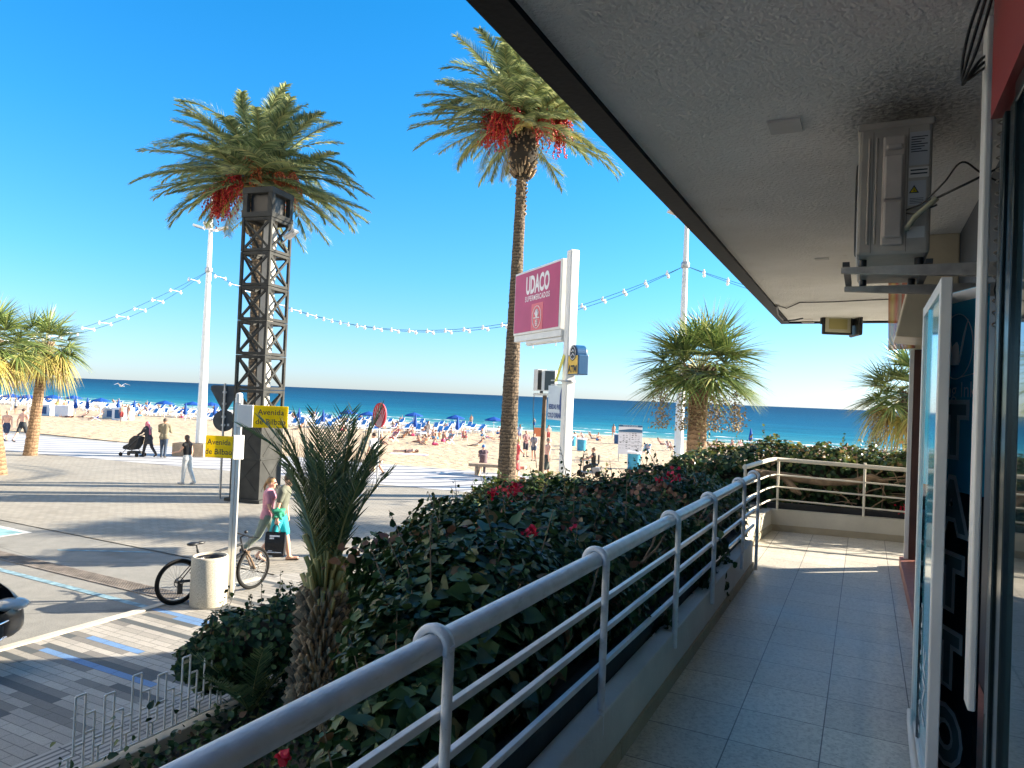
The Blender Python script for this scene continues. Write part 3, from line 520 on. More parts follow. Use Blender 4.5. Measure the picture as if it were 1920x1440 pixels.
pts = [cw + dd * (.125 * math.cos(t)) + Vector((0, 0, .14 * math.sin(t))) for t in np.linspace(-1.2, math.pi * 1.6, 40)] + [cw + dd * .14 + Vector((0, 0, -.12)), cw + dd * .15 + Vector((0, 0, -.2)), cw + dd * .155 + Vector((0, 0, -.75))]
a.tube(pts, .0022, 5)
for s_ in (-1, 1):
    for k in range(6): q = cw + dd * (s_ * (.02 + .006 * k)) + Vector((0, 0, -.07 + .02 * k)); a.tube([q, q + dd * (s_ * .02) + Vector((0, 0, .05)), q + dd * (s_ * .035) + Vector((0, 0, .10 - .004 * k))], [.004, .003, .001], 5)
a.tube([cw + Vector((0, 0, -.08)), cw + Vector((0, 0, .0)), cw + Vector((0, 0, .02))], [.02, .016, .002], 8)
a.build('lettering_outline', MA['white'], sp); a2.build('lettering', mat('slate letters', (.22, .29, .31), .3), sp)
# beige box awning and plastic banner by the pillar
aw = thing('awning', 'beige folded awning box fixed above the brown pillar', 'awning')
a = MB(); prof = [(.62, 4.898), (.36, 4.898), (.20, 4.10), (.62, 4.06)]
for i, (y0, y1) in enumerate(((6.4, 7.1),)):
    v = [(x, y0, z) for x, z in prof] + [(x, y1, z) for x, z in prof]; a.add(v, [(3, 2, 1, 0), (4, 5, 6, 7), (0, 1, 5, 4), (1, 2, 6, 5), (2, 3, 7, 6), (3, 0, 4, 7)])
a.build('housing', mat('awning beige', (.55, .47, .33), .35, var=.2, vscale=2.5), aw, bevel=.01)
a = MB(); a.box(.36, .62, 7.13, 8.40, 4.145, 4.895); a.build('awning_tail', MATS['awning beige'], aw, bevel=.01)
t = NT('striped translucent banner', .4); c = t.ramp(t.math('ADD', t.math('MULTIPLY', t.math('FRACT', t.math('MULTIPLY', t.x, 7.)), 1.), 0.), [(0, (.50, .09, .05)), (.3, (.55, .22, .08)), (.5, (.60, .50, .12)), (.7, (.55, .10, .06)), (.9, (.5, .48, .42))]); t.col(c)
tr = t.n.new('ShaderNodeBsdfTranslucent'); mx = t.n.new('ShaderNodeMixShader'); mx.inputs[0].default_value = .5; tp_ = t.n.new('ShaderNodeBsdfTransparent'); m2 = t.n.new('ShaderNodeMixShader'); m2.inputs[0].default_value = .35
t.l.new(c, tr.inputs[0]); t.l.new(t.b.outputs[0], mx.inputs[1]); t.l.new(tr.outputs[0], mx.inputs[2]); t.l.new(mx.outputs[0], m2.inputs[1]); t.l.new(tp_.outputs[0], m2.inputs[2]); t.l.new(m2.outputs[0], t.n['Material Output'].inputs[0])
a = MB(); v = []
for i in range(9):
    y = 7.0 + i * .17; v += [(.17 + .028 * i, 7.92 - .04 * i + .03 * math.sin(i * 2.1), 4.87), (.19 + .027 * i, 7.92 - .04 * i + .03 * math.sin(i * 1.7), 4.10)]
a.add(v, [(2 * i, 2 * i + 2, 2 * i + 3, 2 * i + 1) for i in range(8)], 0, True); o = a.build('banner', t.m); sm = o.modifiers.new('s', 'SOLIDIFY'); sm.thickness = .004
tag(o, 'red and yellow translucent plastic banner hanging under the canopy by the awning', 'banner')
# floodlights
def floodlight(px, py, rz, label):
    c = DP(px, py, 10.9); f = thing('floodlight', label, 'floodlight', c, rz)
    a = MB(); a.box(-.23, .23, -.02, .04, -.155, .155); a.build('housing', MA['black'], f, bevel=.02)
    a = MB(); a.box(-.195, .195, -.028, -.021, -.12, .12); l_ = a.build('lens', MA['flood'], f, bevel=.004)
    a = MB(); a.box(-.14, .14, -.033, -.029, -.07, .085); a.build('led_plate', MA['led'], l_)
    a = MB(); top = 4.895 - c.z; a.beam((-.245, .01, 0), (-.245, .01, top), .03, .006); a.beam((.245, .01, 0), (.245, .01, top), .03, .006); a.beam((-.245, .01, top - .003), (.245, .01, top - .003), .03, .006); a.build('yoke', MA['darkm'], f)
    return f
floodlight(1570, 609, YAW, 'black framed square floodlight facing the walkway, under the far canopy edge')
floodlight(1606, 612, YAW + rad(82), 'black floodlight turned edge-on beside its square neighbour')
a = MB(); c = DP(1515, 601, 11.2); a.box(c.x - .09, c.x + .09, c.y - .05, c.y + .05, c.z - .04, 4.87); tag(a.build('junction_box', MA['ac'], None, bevel=.01), 'small pale junction box at the corner of the canopy edge', 'box')

# unseen apartment block, added outside the frame to bounce sunlight onto the shaded terrace
ab = thing('bounce_building', 'unseen pale apartment block with balconies, added left of the frame to bounce light', 'building')
fcl = mat('bounce facade paint', (.85, .80, .72), .9, var=.08, vscale=.4)
mb = MB(); mb.box(-38, -25, -44, 10.2, 0, 27); mb.build('wall', fcl, ab)
for fl in range(8):
    z_ = .6 + fl * 3.2; mb = MB(); mb.box(-24.995, -23.8, -43, 9.6, z_ + 2.55, z_ + 2.7); mb.box(-23.9, -23.8, -43, 9.6, z_ + 2.7, z_ + 3.5); mb.build('balcony', fcl, ab)
    for k_ in range(13): mb = MB(); mb.box(-24.998, -24.96, -42 + k_ * 4, -40.2 + k_ * 4, z_ + .2, z_ + 2.3); mb.build('window', MA['glassd'], ab)
# ---------------------------------------------------------------- leaf tools
def strips(P0, D, W, L, w, sag, n=3, prof=None, twist=0):
    P0, D, W = [np.asarray(q, float) for q in (P0, D, W)]; N = len(P0); L = np.broadcast_to(L, N).astype(float); w = np.broadcast_to(w, N).astype(float); sag = np.broadcast_to(sag, N).astype(float)
    prof = prof or [1, 1.0, .6, 0][:n] + [0]; ss = np.linspace(0, 1, n + 1); V = []
    for i, s in enumerate(ss):
        c = P0 + D * (L * s)[:, None]; c[:, 2] -= sag * L * s * s
        if i < n: q = W * (w * prof[i] / 2)[:, None]; V += [c - q, c + q]
        else: V += [c]
    k = len(V); V = np.stack(V, 1).reshape(-1, 3); T = []
    for i in range(n - 1): a = 2 * i; T += [(a, a + 1, a + 3), (a, a + 3, a + 2)]
    T += [(2 * n - 2, 2 * n - 1, 2 * n)]
    T = (np.arange(N)[:, None, None] * k + np.array(T)[None]).reshape(-1, 3); return V, T
def nrm(v): return v / np.maximum(np.linalg.norm(v, axis=-1, keepdims=True), 1e-9)
class Cloud:
    def __init__(s): s.V = []; s.T = []; s.n = 0
    def add(s, V, T): s.V.append(V); s.T.append(T + s.n); s.n += len(V)
    def build(s, name, m, parent, smooth=False): return tri_mesh(name, np.concatenate(s.V), np.concatenate(s.T), m, parent, smooth)

def frond(cl, rach, base, az, el, droop, length, nl, ll, lw, rng, side=0., vee=.5, stiff=.18, start=.14, tipw=.35, fw0=.55):
    k = 15; pts = [np.array(base, float)]; e = el; a = az; dirs = []
    for i in range(k):
        d = np.array([math.cos(a) * math.cos(e), math.sin(a) * math.cos(e), math.sin(e)]); dirs.append(d); pts.append(pts[-1] + d * length / k)
        e -= droop / k * (.4 + 1.3 * i / k); a += side / k
    pts = np.array(pts); dirs = np.array(dirs + [dirs[-1]])
    ts = np.linspace(start, .995, nl); ii = ts * k; i0 = np.minimum(ii.astype(int), k - 1); fr_ = (ii - i0)[:, None]
    pos = pts[i0] * (1 - fr_) + pts[i0 + 1] * fr_; d = nrm(dirs[i0])
    hor = nrm(np.cross(d, [0, 0, 1.])); up = nrm(np.cross(hor, d))
    for sgn in (-1, 1):
        n = len(pos); fwd = (fw0 + .75 * ts + rng.normal(0, .07, n))[:, None]
        dr_ = nrm(hor * sgn + d * fwd + up * (vee + rng.normal(0, .14, n))[:, None])
        ln = ll * (np.sin(np.pi * np.clip(.12 + ts * .80, 0, 1)) * .75 + tipw * .5) * rng.uniform(.85, 1.12, n)
        W = nrm(np.cross(dr_, nrm(d + rng.normal(0, .25, (n, 3))))); V, T = strips(pos, dr_, nrm(d * .8 + up * .5), ln, lw, stiff * rng.uniform(.3, 1.5, n), 3); cl.add(V, T)
    rach.tube([tuple(p) for p in pts[::2]], [max(.004, .028 * length / 3 * (1 - i / 8.2)) for i in range(len(pts[::2]))], 5, cap=False)

def trunk_mb(mb, path, radii, rng, n=22, rough=.045, rings=5.):
    path = [np.array(p, float) for p in path]; Lt = sum(np.linalg.norm(b_ - a_) for a_, b_ in zip(path, path[1:])); m = max(8, int(Lt / .07))
    tt = np.linspace(0, 1, m); seg = np.linspace(0, 1, len(path)); v = []
    for t in tt:
        c = np.array([np.interp(t, seg, [p[i] for p in path]) for i in range(3)]); r = np.interp(t, np.linspace(0, 1, len(radii)), radii)
        for j in range(n):
            a = 2 * math.pi * j / n; rr = r * (1 + rough * rng.uniform(-1, 1) + rough * 1.2 * ((t * Lt * rings + (j % 3) * .33) % 1 - .5)); v.append((c[0] + rr * math.cos(a), c[1] + rr * math.sin(a), c[2]))
    mb.add(v, [(i * n + j, i * n + (j + 1) % n, (i + 1) * n + (j + 1) % n, (i + 1) * n + j) for i in range(m - 1) for j in range(n)], 0, False)

def stubs(name, m, parent, rng, c, z0, z1, r0, r1, N, L=.16, w=.09, up=1.0, lean=(0, 0)):
    V = []; T = []
    for i in range(N):
        t = (i + rng.random()) / N; z = z0 + (z1 - z0) * t; a = i * 2.39996 + rng.normal(0, .15); r = r0 + (r1 - r0) * t - .03
        ra = np.array([math.cos(a), math.sin(a), 0]); ta = np.array([-math.sin(a), math.cos(a), 0]); p = np.array([c[0] + lean[0] * t, c[1] + lean[1] * t, z]) + ra * r
        d = nrm(ra * rng.uniform(.35, .8) + np.array([0, 0, up * rng.uniform(.6, 1.2)])); l_ = L * rng.uniform(.6, 1.3); w_ = w * rng.uniform(.7, 1.2); o_ = nrm(np.cross(ta, d)) * .02
        q = [p - ta * w_ / 2 - o_, p + ta * w_ / 2 - o_, p + ta * w_ * .33 + d * l_ - o_, p - ta * w_ * .33 + d * l_ - o_]; q += [x + o_ * 2.4 for x in q]
        n = len(V); V += q; T += [(n + a_, n + b_, n + c_) for a_, b_, c_ in ((0, 1, 2), (0, 2, 3), (4, 6, 5), (4, 7, 6), (0, 4, 5), (0, 5, 1), (1, 5, 6), (1, 6, 2), (2, 6, 7), (2, 7, 3), (3, 7, 4), (3, 4, 0))]
    return tri_mesh(name, V, T, m, parent)

def fruit_cluster(parent, root, dirv, length, n, rng, m, spread=.35, size=.038, drop=1.35):
    n = int(n * 1.5)
    mb = MB(); root = np.array(root, float); d = nrm(np.array(dirv, float)); tip = root + d * length * .75 + np.array([0, 0, -.05])
    V = []; T = []; ico = np.array([(1, 0, 0), (-1, 0, 0), (0, 1, 0), (0, -1, 0), (0, 0, 1.4), (0, 0, -1.4)], float); it = [(4, 0, 2), (4, 2, 1), (4, 1, 3), (4, 3, 0), (5, 2, 0), (5, 1, 2), (5, 3, 1), (5, 0, 3)]
    for s in range(n):
        e = tip + rng.normal(0, spread, 3) * np.array([1, 1, .45]) * .6 + np.array([0, 0, -drop * rng.uniform(.25, 1.)]) * length * .6
        mb.tube([root + (tip - root) * .3, tip + (e - tip) * .25 + np.array([0, 0, .08]), e], .006, 3, cap=False, smooth=False) if s % 3 == 0 else None
        for k in range(14):
            f = .2 + .8 * k / 13; p = tip + (e - tip) * f + rng.normal(0, .022, 3); nn_ = len(V); V += list(p + ico * size * rng.uniform(.6, 1.1)); T += [tuple(nn_ + i for i in t_) for t_ in it]
    o = tri_mesh('fruit_cluster', V, T, m, parent); mb.tube([root, root + (tip - root) * .6, tip], [.03, .024, .015], 6); mb.build('stalk', MA['stalk'], o)

def date_palm(loc, top, label, seed, R=3.4, N=95, fruits=(), trunk_r=(.30, .24, .20, .19, .21), bulge=.36, group=None, low=1.38):
    rng = np.random.default_rng(seed); t = thing('date_palm', label, 'palm tree', loc, 0, group); h = top[2]
    mb = MB(); trunk_mb(mb, [(0, 0, -.1), (top[0] * .25, top[1] * .25, h * .3), (top[0] * .55, top[1] * .55, h * .6), (top[0] * .8, top[1] * .8, h * .85), (top[0], top[1], h - .3)], trunk_r, rng); tk = mb.build('trunk', MA['datetrunk'], t)
    mb = MB(); mb.lathe([(.18, -2.0), (bulge * .75, -1.7), (bulge, -1.3), (bulge * .95, -.7), (bulge * .75, -.1), (.12, .4)], 18, c=(top[0], top[1], h)); bs = mb.build('crown_base', MA['twig'], t)
    stubs('stubs', MA['boot'], bs, rng, (top[0], top[1]), h - 2.0, h + .1, .30, bulge * .92, 420, .24, .075, .8)
    stubs('stubs', MA['boot'], tk, rng, (top[0] * .93, top[1] * .93), h - 3.3, h - 2.0, .17, .2, 60, .07, .08)
    cl = Cloud(); ra = MB()
    for i in range(N):
        u = (i + .5) / N; el = math.asin(np.clip(1 - low * u ** .95, -.45, .99)) + rng.normal(0, .06); az = i * 2.39996 + rng.normal(0, .12)
        L = R * (.95 + .18 * u) * rng.uniform(.88, 1.08) * (1 if el > -.1 else .82); dr_ = rng.uniform(.5, 1.55) * (1.1 if el > .3 else .6)
        base = np.array(top) + np.array([math.cos(az) * .14, math.sin(az) * .14, .15 - .35 * u])
        frond(cl, ra, base, az, el, dr_, L, 70, .64, .050, rng, side=rng.normal(0, .75), vee=.42, stiff=.26)
    dc = Cloud(); dr2 = MB()
    for i in range(9): az = rng.uniform(0, 6.28); frond(dc, dr2, np.array(top) + [math.cos(az) * .2, math.sin(az) * .2, -.35], az, rng.uniform(-.5, .1), rng.uniform(.7, 1.1), R * rng.uniform(.45, .75), 40, .42, .034, rng, side=rng.normal(0, .5), vee=.1, stiff=.5)
    dd_o = dc.build('dry_fronds', MA['fanold'], t); dr2.build('dry_stalks', MA['boot'], dd_o)
    cr = cl.build('crown', MA['frond'], t); ra.build('frond_stalks', mat('olive frond stalk', (.28, .27, .10), .5, var=.2) if 'olive frond stalk' not in MATS else MATS['olive frond stalk'], cr)
    for az, el, L, n, mm, sp in fruits: fruit_cluster(t, np.array(top) + [0, 0, .05], (math.cos(az) * math.cos(el), math.sin(az) * math.cos(el), math.sin(el)), L, n, rng, mm, sp)
    return t

def fan_leaf(cl, pet, base, az, el, plen, flen, nseg, rng, droop=.5, spread=2.15, w=.05):
    d = np.array([math.cos(az) * math.cos(el), math.sin(az) * math.cos(el), math.sin(el)]); d2 = nrm(d + np.array([0, 0, -.32]))
    base = np.array(base, float); mid = base + d * plen * .55; hub = mid + d2 * plen * .45; pet.tube([base, mid, hub], [.02, .015, .01], 4, cap=False)
    d = nrm(d2 + np.array([0, 0, -.15])); hor = nrm(np.cross(d, [0, 0, 1.])); up = nrm(np.cross(hor, d)); tilt = rng.normal(0, .3); hor = nrm(hor + up * tilt)
    a = np.linspace(-spread, spread, nseg) + rng.normal(0, .03, nseg); D = nrm(d[None] * np.cos(a)[:, None] + hor[None] * np.sin(a)[:, None] + up[None] * (.10 + .12 * np.abs(a))[:, None] + rng.normal(0, .035, (nseg, 3)))
    W = nrm(np.cross(D, up[None] + rng.normal(0, .25, (nseg, 3)))); L = flen * (1 - .12 * (np.abs(a) / spread) ** 2) * rng.uniform(.85, 1.1, nseg)
    V, T = strips(np.repeat(hub[None], nseg, 0), D, W, L, w, droop * rng.uniform(.6, 1.4, nseg), 5, [.35, 1, 1, .7, .35]); cl.add(V, T)

def fan_palm(loc, top, label, seed, R=1.9, N=46, Nold=14, trunk_r=(.30, .24, .2, .2), seeds=3, group=None, oldcol='fanold', skirt=.5):
    rng = np.random.default_rng(seed); t = thing('fan_palm', label, 'palm tree', loc, 0, group); h = top[2]
    mb = MB(); trunk_mb(mb, [(0, 0, -.1), (top[0] * .35, top[1] * .35, h * .33), (top[0] * .7, top[1] * .7, h * .66), (top[0], top[1], h - .1)], trunk_r, rng, 18, .035, 6); tk = mb.build('trunk', MA['fantrunk'], t)
    stubs('stubs', MA['bootdark'], tk, rng, (top[0], top[1]), h - .62, h + .12, trunk_r[-1] * 1.0, trunk_r[-1] * 1.5, 90, .22, .11, .7)
    cl = Cloud(); pe = MB(); ol = Cloud()
    for i in range(N):
        u = (i + .5) / N; el = math.asin(np.clip(.99 - 1.2 * u, -.5, .99)) + rng.normal(0, .08); az = i * 2.39996 + rng.normal(0, .2)
        fan_leaf(cl, pe, np.array(top) + [0, 0, .05 - .1 * u], az, el, R * .50 * rng.uniform(.8, 1.1), R * .62 * rng.uniform(.85, 1.1), 34, rng, .04 + .28 * u, 1.9, R * .024)
    for i in range(Nold):
        az = i * 2.39996 + rng.normal(0, .3); el = rng.uniform(-.75, -.15); fan_leaf(ol, pe, np.array(top) + [0, 0, -.1], az, el, R * .42, R * .5 * rng.uniform(.8, 1.1), 26, rng, .95, 1.9, R * .028)
    cr = cl.build('crown', MA['fan'], t); pe.build('leaf_stalks', MATS['olive frond stalk'], cr)
    if Nold: ol.build('old_leaves', MA[oldcol], t)
    for i in range(seeds):
        az = YAW + [3.1, -.1, -1.4, 3.7, .5][i % 5]; V = []; T = []; c = np.array(top) + np.array([math.cos(az), math.sin(az), 0]) * R * [.50, .52, .2, .25, .35][i % 5] + [0, 0, -.15]
        N2 = 520; p = c + rng.normal(0, 1, (N2, 3)) * [.13, .13, .0] * (R / 1.9) + np.stack([np.zeros(N2), np.zeros(N2), -rng.random(N2) ** .7 * R * .72], 1); D = nrm(rng.normal(0, 1, (N2, 3))); W = nrm(np.cross(D, rng.normal(0, 1, (N2, 3))))
        V, T = strips(p, D, W, .07, .035, .2, 2); tri_mesh('seed_spray', V, T, MA['seed'], t)
    return t
LEAFV = np.array([(0, 0, 0), (0, .5, -.06), (0, 1, -.16), (-.36, .26, .07), (-.30, .62, .02), (.36, .26, .07), (.30, .62, .02)])
LEAFT = np.array([(0, 1, 3), (3, 1, 4), (4, 1, 2), (0, 5, 1), (5, 6, 1), (6, 2, 1)])
def leaves(P0, Nn, size, rng, hang=.5, wide=1.):
    N = len(P0); Nn = nrm(Nn + rng.normal(0, .45, (N, 3))); d = rng.normal(0, 1, (N, 3)) + [0, 0, -hang]; d = nrm(d - Nn * (d * Nn).sum(1, keepdims=True)); s = np.cross(d, Nn)
    sz = (size * rng.uniform(.55, 1.25, N))[:, None, None]; V = P0[:, None] + sz * (s[:, None] * LEAFV[None, :, :1] * wide + d[:, None] * LEAFV[None, :, 1:2] + Nn[:, None] * LEAFV[None, :, 2:3])
    T = (np.arange(N)[:, None, None] * 7 + LEAFT[None]).reshape(-1, 3); return V.reshape(-1, 3), T

# ---------------------------------------------------------------- hedges and garden plants
def hedge(name, label, secs, N, size, seed, bump=.12, sun_frac=.0, cat='hedge', inner=True, wide=1., sprigs=20, mleaf='leaf', under=.35, part='leaves'):
    rng = np.random.default_rng(seed); t = thing(name, label, cat); S = np.array(secs, float); k = len(S); tang = np.gradient(S[:, :2], axis=0); tang = nrm(tang); seg = np.r_[0, np.cumsum(np.linalg.norm(np.diff(S[:, :2], axis=0), axis=1))]
    ph = rng.uniform(0, 6.28, 8)
    def surf(s, th, dep):
        I = lambda c: np.interp(s, seg, S[:, c]); c = np.stack([I(0), I(1), I(2)], -1); tx, ty = np.interp(s, seg, tang[:, 0]), np.interp(s, seg, tang[:, 1]); sd = nrm(np.stack([ty, -tx, 0 * tx], -1))
        ct, st = np.cos(th), np.sin(th); q = (np.abs(ct) ** 3 + np.abs(st) ** 3) ** (-1 / 3.)
        bm = 1 + bump * (np.sin(s * 3.1 + ph[0] + th * 2) + np.sin(s * 6.3 + ph[1] - th * 3) * .8 + np.sin(s * 12 + th * 5 + ph[2]) * .6); endt = np.clip(np.minimum(s, seg[-1] - s) / .35, .25, 1) ** .5
        r = q * bm * (1 - dep) * endt; return c + sd * (I(3) * r * ct)[:, None] + np.array([0, 0, 1.]) * (I(4) * r * st)[:, None], nrm(sd * ct[:, None] + np.array([0, 0, 1.]) * st[:, None])
    s = rng.uniform(0, seg[-1], N); th = rng.uniform(-under * math.pi, (1 + under) * math.pi, N); dep = np.minimum(rng.exponential(.13, N), .75) - .06
    p, nn_ = surf(s, th, dep); V, T = leaves(p, nn_ + [0, 0, .15], size, rng, .6, wide); base = tri_mesh(part, V, T, MA[mleaf], t)
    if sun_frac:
        n2 = int(N * sun_frac); s = rng.uniform(0, seg[-1], n2); th = rng.uniform(.18 * math.pi, .82 * math.pi, n2); p, nn_ = surf(s, th, rng.uniform(-.18, .04, n2)); V, T = leaves(p, nn_ + [0, 0, .2], size * .85, rng, .2, wide); tri_mesh('sunlit_tip_leaves', V, T, MA['leafsun'], t)
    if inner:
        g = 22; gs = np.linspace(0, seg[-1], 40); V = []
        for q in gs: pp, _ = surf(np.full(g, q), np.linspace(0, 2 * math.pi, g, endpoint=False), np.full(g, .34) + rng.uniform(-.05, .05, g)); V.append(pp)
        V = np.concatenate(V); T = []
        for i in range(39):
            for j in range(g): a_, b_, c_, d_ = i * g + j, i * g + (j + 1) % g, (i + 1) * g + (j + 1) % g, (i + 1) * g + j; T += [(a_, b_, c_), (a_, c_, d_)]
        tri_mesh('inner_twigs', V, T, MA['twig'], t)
    mb = MB(); pts = []
    for i in range(sprigs):
        q = rng.uniform(.3, seg[-1] - .2, 1); p, n0 = surf(q, rng.uniform(.3 * math.pi, .75 * math.pi, 1), np.zeros(1)); p = p[0]; d = nrm(n0[0] + rng.normal(0, .35, 3) + [0, 0, .6]); L = rng.uniform(.10, .32)
        path = [p - d * .1, p + d * L * .5, p + d * L + [0, 0, .02]]; mb.tube(path, [.004, .003, .0015], 4, cap=False); pts += [p + d * L * f for f in np.linspace(.15, 1, 8)]
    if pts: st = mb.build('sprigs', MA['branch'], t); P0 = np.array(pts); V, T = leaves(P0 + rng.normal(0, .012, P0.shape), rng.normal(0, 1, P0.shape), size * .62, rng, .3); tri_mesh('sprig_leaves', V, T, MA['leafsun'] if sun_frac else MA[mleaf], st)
    return t
rng = np.random.default_rng(91)
def flowers(parent, c, r, n, seed, size=.035):
    rng = np.random.default_rng(seed); p = np.array(c) + rng.normal(0, 1, (n, 3)) * np.array(r) * .55; V, T = leaves(p, rng.normal(0, 1, (n, 3)) + [.3, -.8, .6], size, rng, .1, 1.2); return tri_mesh('flower_cluster', V, T, MA['bract'], parent)
H1 = hedge('hedge', 'long dark broad-leaved hedge with crimson flowers growing beside the near railing',
    [(-1.22, 1.3, 1.95, .14, .30), (-1.30, 1.8, 2.06, .20, .36), (-1.42, 2.3, 2.2, .32, .40), (-1.66, 2.9, 2.36, .50, .38), (-1.88, 3.6, 2.34, .74, .37), (-1.98, 4.5, 2.28, .86, .42), (-1.9, 6, 2.26, .80, .43), (-1.84, 7.3, 2.26, .70, .42), (-1.9, 8.3, 2.26, .60, .44), (-2.0, 8.9, 2.15, .4, .35)], 52000, .060, 3, .10, sprigs=60, under=.42)
n = 1000; yy = rng.uniform(1.6, 4.6, n); th = rng.uniform(.05 * math.pi, .95 * math.pi, n); xc_ = np.interp(yy, [1.6, 2.3, 2.9, 3.6, 4.6], [-1.27, -1.38, -1.62, -1.88, -1.98]); hw_ = np.interp(yy, [1.6, 2.3, 2.9, 3.6, 4.6], [.14, .28, .46, .74, .86]); hh_ = np.interp(yy, [1.6, 2.3, 4.6], [.36, .42, .40]); zc_ = np.interp(yy, [1.6, 2.3, 2.9, 3.6, 4.6], [2.02, 2.2, 2.36, 2.34, 2.28])
V, T = leaves(np.stack([xc_ + hw_ * 1.03 * np.cos(th), yy, zc_ + hh_ * 1.04 * np.sin(th)], 1), np.stack([np.cos(th), 0 * th, np.sin(th) + .1], 1), .105, rng, .8); tri_mesh('large_leaves', V, T, MA['leaf'], H1)
n = 700; yy = rng.uniform(3, 8, 24)[rng.integers(0, 24, n)] + rng.normal(0, .10, n); th = rng.uniform(.1, .9, n) * math.pi; V, T = leaves(np.stack([-1.93 + .83 * np.cos(th), yy, 2.28 + .47 * np.sin(th)], 1), rng.normal(0, 1, (n, 3)), .06, rng, .4); tri_mesh('dry_leaves', V, T, mat('dry hedge leaves', (.2, .1, .06), .7, island=[(.16, .07, .045), (.28, .15, .08), (.12, .05, .05)], transl=.2), H1)
hedge('hedge', 'low sunlit hedge at the plaza edge behind the flowering hedge', [(-5.0, 7.1, 1.15, .4, .5), (-4.7, 7.9, 1.45, .45, .55), (-4.3, 8.6, 1.66, .42, .55), (-3.5, 8.95, 1.75, .38, .58), (-2.7, 9.15, 1.80, .38, .60)], 9000, .085, 5, .12, .45, sprigs=40)
H3 = hedge('hedge', 'thick hedge with sunlit yellow tips and bare branches behind the far parapet', [(-2.7, 10.0, 2.1, .45, .45), (-2.1, 10.5, 2.24, .48, .54), (-1.2, 10.75, 2.36, .42, .52), (0, 10.85, 2.40, .40, .50), (1.5, 11.05, 2.40, .42, .48), (3.2, 11.3, 2.40, .42, .47), (6.5, 11.8, 2.4, .42, .47)], 17000, .085, 9, .10, .40, sprigs=60, under=.42)
mb = MB(); rng = np.random.default_rng(4)
def bz(p): return P(p[0], p[1], p[2])
bp = [P(1425, 893, 2.62), P(1470, 902, 2.60), P(1520, 905, 2.57), P(1560, 897, 2.60), P(1590, 886, 2.64), P(1610, 893, 2.60)]
bp = [(-1.28, 9.75, 2.62), (-.95, 9.98, 2.58), (-.45, 10.02, 2.54), (-.1, 10.08, 2.57), (.1, 10.14, 2.64), (.28, 10.3, 2.58)]
bp = [Vector(p) + Vector((0, .10, 0)) for p in bp]; mb.tube(bp, [.045, .055, .05, .045, .05, .03], 10)
mb.tube([bp[1], (-.8, 10.05, 2.42), (-.72, 10.06, 2.36)], [.04, .05, .02], 8)
for i in range(46):
    a = Vector((rng.uniform(-1, 1.6), rng.uniform(10.15, 10.45), rng.uniform(2.2, 2.6))); d = Vector((rng.normal(0, .3), rng.normal(0, .06), rng.normal(0, .12))); mb.tube([a, a + d + Vector((0, 0, .03)), a + d * 2], [.009, .007, .003], 5, cap=False)
mb.build('branch', MA['branch'], H3)
mb = MB()
for i in range(30):
    a = Vector((-1.17, rng.uniform(2.6, 7), rng.uniform(2.28, 2.55))); d = Vector((rng.uniform(.0, .06), rng.normal(0, .2), rng.normal(0, .06))); mb.tube([a, a + d, a + d * 1.6 + Vector((0, 0, .04))], [.009, .007, .003], 5, cap=False)
mb.build('branch', MA['branch'], H1)
for i, (px, py, z, r, n) in enumerate([(963, 917, 2.72, .13, 90), (995, 998, 2.76, .045, 50), (752, 1104, 2.5, .035, 30), (690, 1224, 2.30, .06, 40), (762, 1163, 2.42, .05, 30), (925, 925, 2.66, .09, 30), (1265, 892, 2.84, .09, 26), (1238, 898, 2.80, .07, 16), (532, 1420, 2.20, .03, 26), (1075, 990, 2.8, .03, 8)]):
    c = P(px, py, z); flowers(H1, c, (r * .55, r * .55, r * .5), int(n * .8), 20 + i, .036 if r > .08 else .03)
flowers(H3, (.55, 10.1, 2.3), (.12, .05, .05), 60, 77)
B1 = hedge('bush', 'small dark bush leaning over the white garden fence', [(-6.38, 5.2, .55, .20, .22), (-6.03, 5.5, .62, .38, .40), (-5.65, 6.0, .72, .44, .46), (-5.3, 6.6, .78, .44, .44), (-5.0, 7.2, .75, .36, .36)], 5600, .085, 15, .16, sprigs=26, cat='bush')
gc = RNG; n = 9000; p = np.stack([gc.uniform(-5.8, -2.0, n), gc.uniform(2.5, 9, n), .03 + gc.exponential(.12, n)], 1); V, T = leaves(p, gc.normal(0, 1, (n, 3)) + [0, 0, 1.2], .075, gc)
tag(tri_mesh('ground_cover', V, T, MA['leaf']), 'dark low leafy ground cover on the garden soil', 'ground cover', kind='stuff')
# young date palm
rng = np.random.default_rng(21); yp = thing('date_palm', 'young shaggy date palm with dark upright fronds beside the bush', 'palm tree', (-4.88, 5.66, .0))
mb = MB(); trunk_mb(mb, [(0, 0, 0), (.02, 0, .6), (.035, 0, 1.1), (.05, 0, 1.6)], (.18, .20, .17, .08), rng, 18, .1); tk = mb.build('trunk', MA['datetrunk'], yp)
stubs('stubs', MA['bootdark'], tk, rng, (0, 0), .05, 1.35, .205, .14, 900, .20, .035, .9, (.04, 0)); stubs('stubs', MA['boot'], tk, rng, (0, 0), .2, 1.4, .205, .13, 260, .17, .05, 1.2, (.04, 0)); stubs('green_stubs', mat('green frond bases', (.2, .2, .07), .7, island=[(.10, .12, .03), (.26, .24, .08), (.40, .34, .14)]), tk, rng, (.04, 0), 1.15, 1.85, .15, .08, 130, .32, .03, 2.2)
cl = Cloud(); ra = MB()
